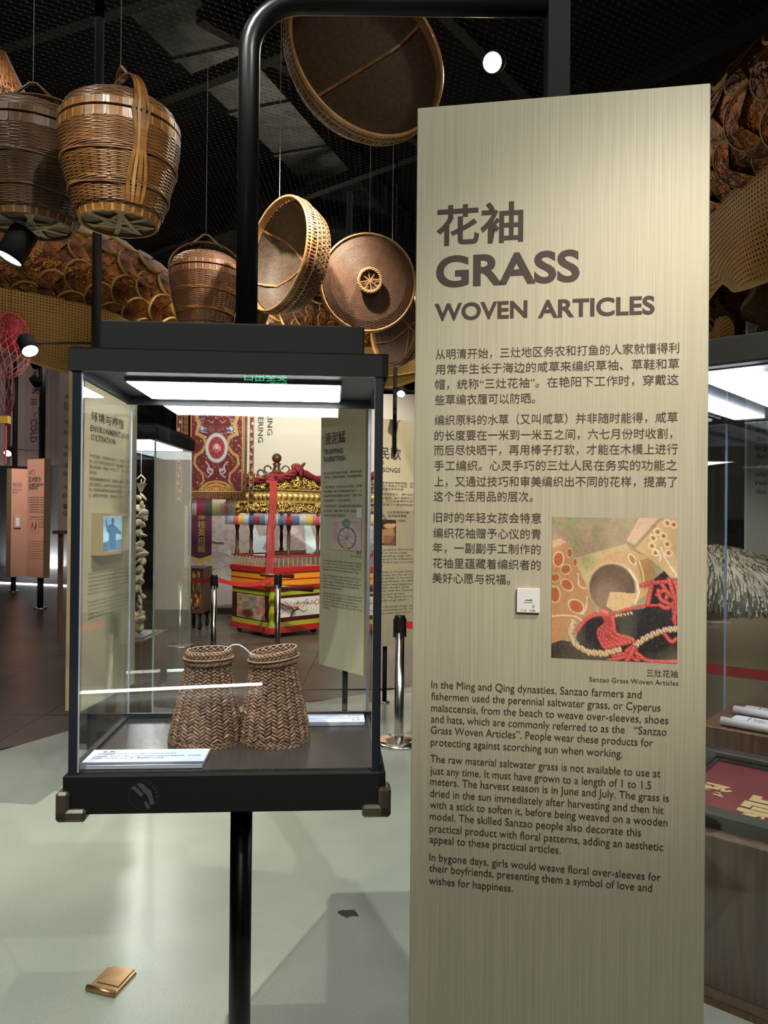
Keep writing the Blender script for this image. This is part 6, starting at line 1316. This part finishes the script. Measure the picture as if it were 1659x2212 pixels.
# netting skirt below the body
for side in (1, -1):
    ns = 260; nv = 10; V = []; UV = []
    for i in range(ns+1):
        s = .05+(arcl[-1]-.1)*i/ns; p0 = dsurf(s, -PI/2+side*(.62), .012); dep = (.36+.08*math.sin(s*1.9+side)+.16*math.exp(-((s-2.2)/1.5)**2))*(.6+.4*abs(math.sin(s*2.1))) + .04
        sdv = (p0-dsurf(s, PI/2+.0, -DR)); sdv.z = 0; sdv = sdv.normalized() if sdv.length > 0 else Vector((0, 1, 0))
        for j in range(nv+1): f = j/nv; q = p0+Vector((0, 0, -dep*f))-sdv*(.10*f*f)+sdv*.035*math.sin(s*7+f*2)*f; V.append(tuple(q-base)); UV.append((s, f*dep))
    mb = MB(); F = [(i*(nv+1)+j, (i+1)*(nv+1)+j, (i+1)*(nv+1)+j+1, i*(nv+1)+j+1) for i in range(ns) for j in range(nv)]; mb.add(V, F); o = mb.build('gold_netting', NET, dg, True)
    uvl = o.data.uv_layers.new(name='UVMap'); li = np.zeros(len(o.data.loops), int); o.data.loops.foreach_get('vertex_index', li); uvl.data.foreach_set('uv', np.array(UV)[li].ravel())
    # solid gold hem
    pts = [V[i*(nv+1)+nv] for i in range(ns+1)]; mb = MB(); mb.ribbon(pts, (0, 0, .02)); mb.build('gold_hem', RIMG, dg)
for s in np.linspace(.6, arcl[-1]-.6, 9): p = dsurf(s, PI/2, .0)-base; MB().tube([tuple(p), (p.x, p.y, 4.35-base.z)], .002, 5).build('hanging_wire', BLACK, dg)

# red netted lantern at the far left
p = at(22, 735, 4.6); ln = thing('netted_lantern', 'crimson netted fish lantern with a hanging tail at the left frame edge', 'lantern', p)
LR = mat('crimson_net', (.45, .03, .055), .5); LP = mat('pink_net', (.60, .18, .22), .5)
def netting(name, c, r, rot, n_, m_, w_):
    mb = MB(); M = Matrix.Translation(c) @ Matrix.Rotation(rot, 4, 'Y')
    for sg in (1, -1):
        for k in range(n_):
            pts = []
            for t in np.linspace(.05, .95, 16): th = 2*PI*k/n_+sg*t*2.2; ph = PI*t; pts.append(tuple(M @ Vector((r[0]*math.sin(ph)*math.cos(th), r[1]*math.sin(ph)*math.sin(th), r[2]*math.cos(ph)))))
            mb.tube(pts, w_, 4)
    mb.build(name, m_, ln, kind='stuff')
netting('head_net', (.02, 0, .04), (.085, .08, .13), -.3, 22, LR, .0022); netting('body_net', (.0, 0, -.08), (.12, .09, .15), .25, 16, LP, .002)
mb = MB(); mb.ellipsoid((.02, 0, .04), (.05, .05, .09), 12, 8); mb.build('red_core', LR, ln, True)
netting('tail_net', (-.05, 0, -.27), (.075, .05, .2), -.1, 14, mat('dark_red_net', (.12, .02, .03), .5), .002)
MB().box((-.08, -.02, -.50), (.0, .02, -.455)).build('yellow_band', mat('yellow_band', (.55, .32, .05), .6), ln)
for x in (-.06, -.02): MB().tube([(x, 0, -.5), (x, 0, -.74)], .006, 6).build('tail_streamer', LR, ln)
MB().tube([(0, 0, .16), (0, 0, 4.35-p.z)], .0015, 5).build('hanging_cord', BLACK, ln)

# ================================================================== FLOOR SOCKET and chip
cs_ = [fl(233, 2093), fl(295, 2104), fl(247, 2157), fl(184.5, 2142)]; ce = sum(cs_, Vector())/4; BR = mat('brushed_brass', (.50, .31, .15), .32, .85, noise=(.42, .25, .12), nscale=30)
sk = thing('floor_socket', 'square brass floor socket with a hinged lid set in the pale floor', 'floor socket', (ce.x, ce.y, 0)); L_ = [c-ce for c in cs_]
def plate(name, k, z0, z1, m_, parent, sh=(0, 0)):
    v = [(c.x*k+sh[0], c.y*k+sh[1], z0) for c in L_]+[(c.x*(k-.03)+sh[0], c.y*(k-.03)+sh[1], z1) for c in L_]; mb = MB(); mb.add(v, [(3,2,1,0),(4,5,6,7),(0,3,7,4),(3,2,6,7),(2,1,5,6),(1,0,4,5)]); return mb.build(name, m_, parent)
plate('plate', 1.0, 0, .009, BR, sk); plate('lid_groove', .76, .009, .0094, mat('dark_groove', (.04, .025, .012), .6), sk, (.008, .02)); lid_ = plate('lid', .73, .0092, .0115, BR, sk, (.008, .02))
mb = MB(); a, b = L_[3], L_[2]; mb.tube([(a.x*.94, a.y*.94, .012), (b.x*.94, b.y*.94, .012)], .009, 10); mb.build('finger_lip', BR, sk, True)
p = fl(754, 1973); mb = MB(); r_ = random.Random(4); mb.poly([(.035*(1+.4*r_.uniform(-1, 1))*math.cos(a), .03*(1+.4*r_.uniform(-1, 1))*math.sin(a), .0012) for a in np.linspace(0, 2*PI, 19)[:-1]]); o = mb.build('floor_chip', mat('dark_green_underlayer', (.02, .03, .015), .5)); o.location = (p.x, p.y, 0); tag(o, 'small ragged dark green chip in the pale floor', 'floor chip')
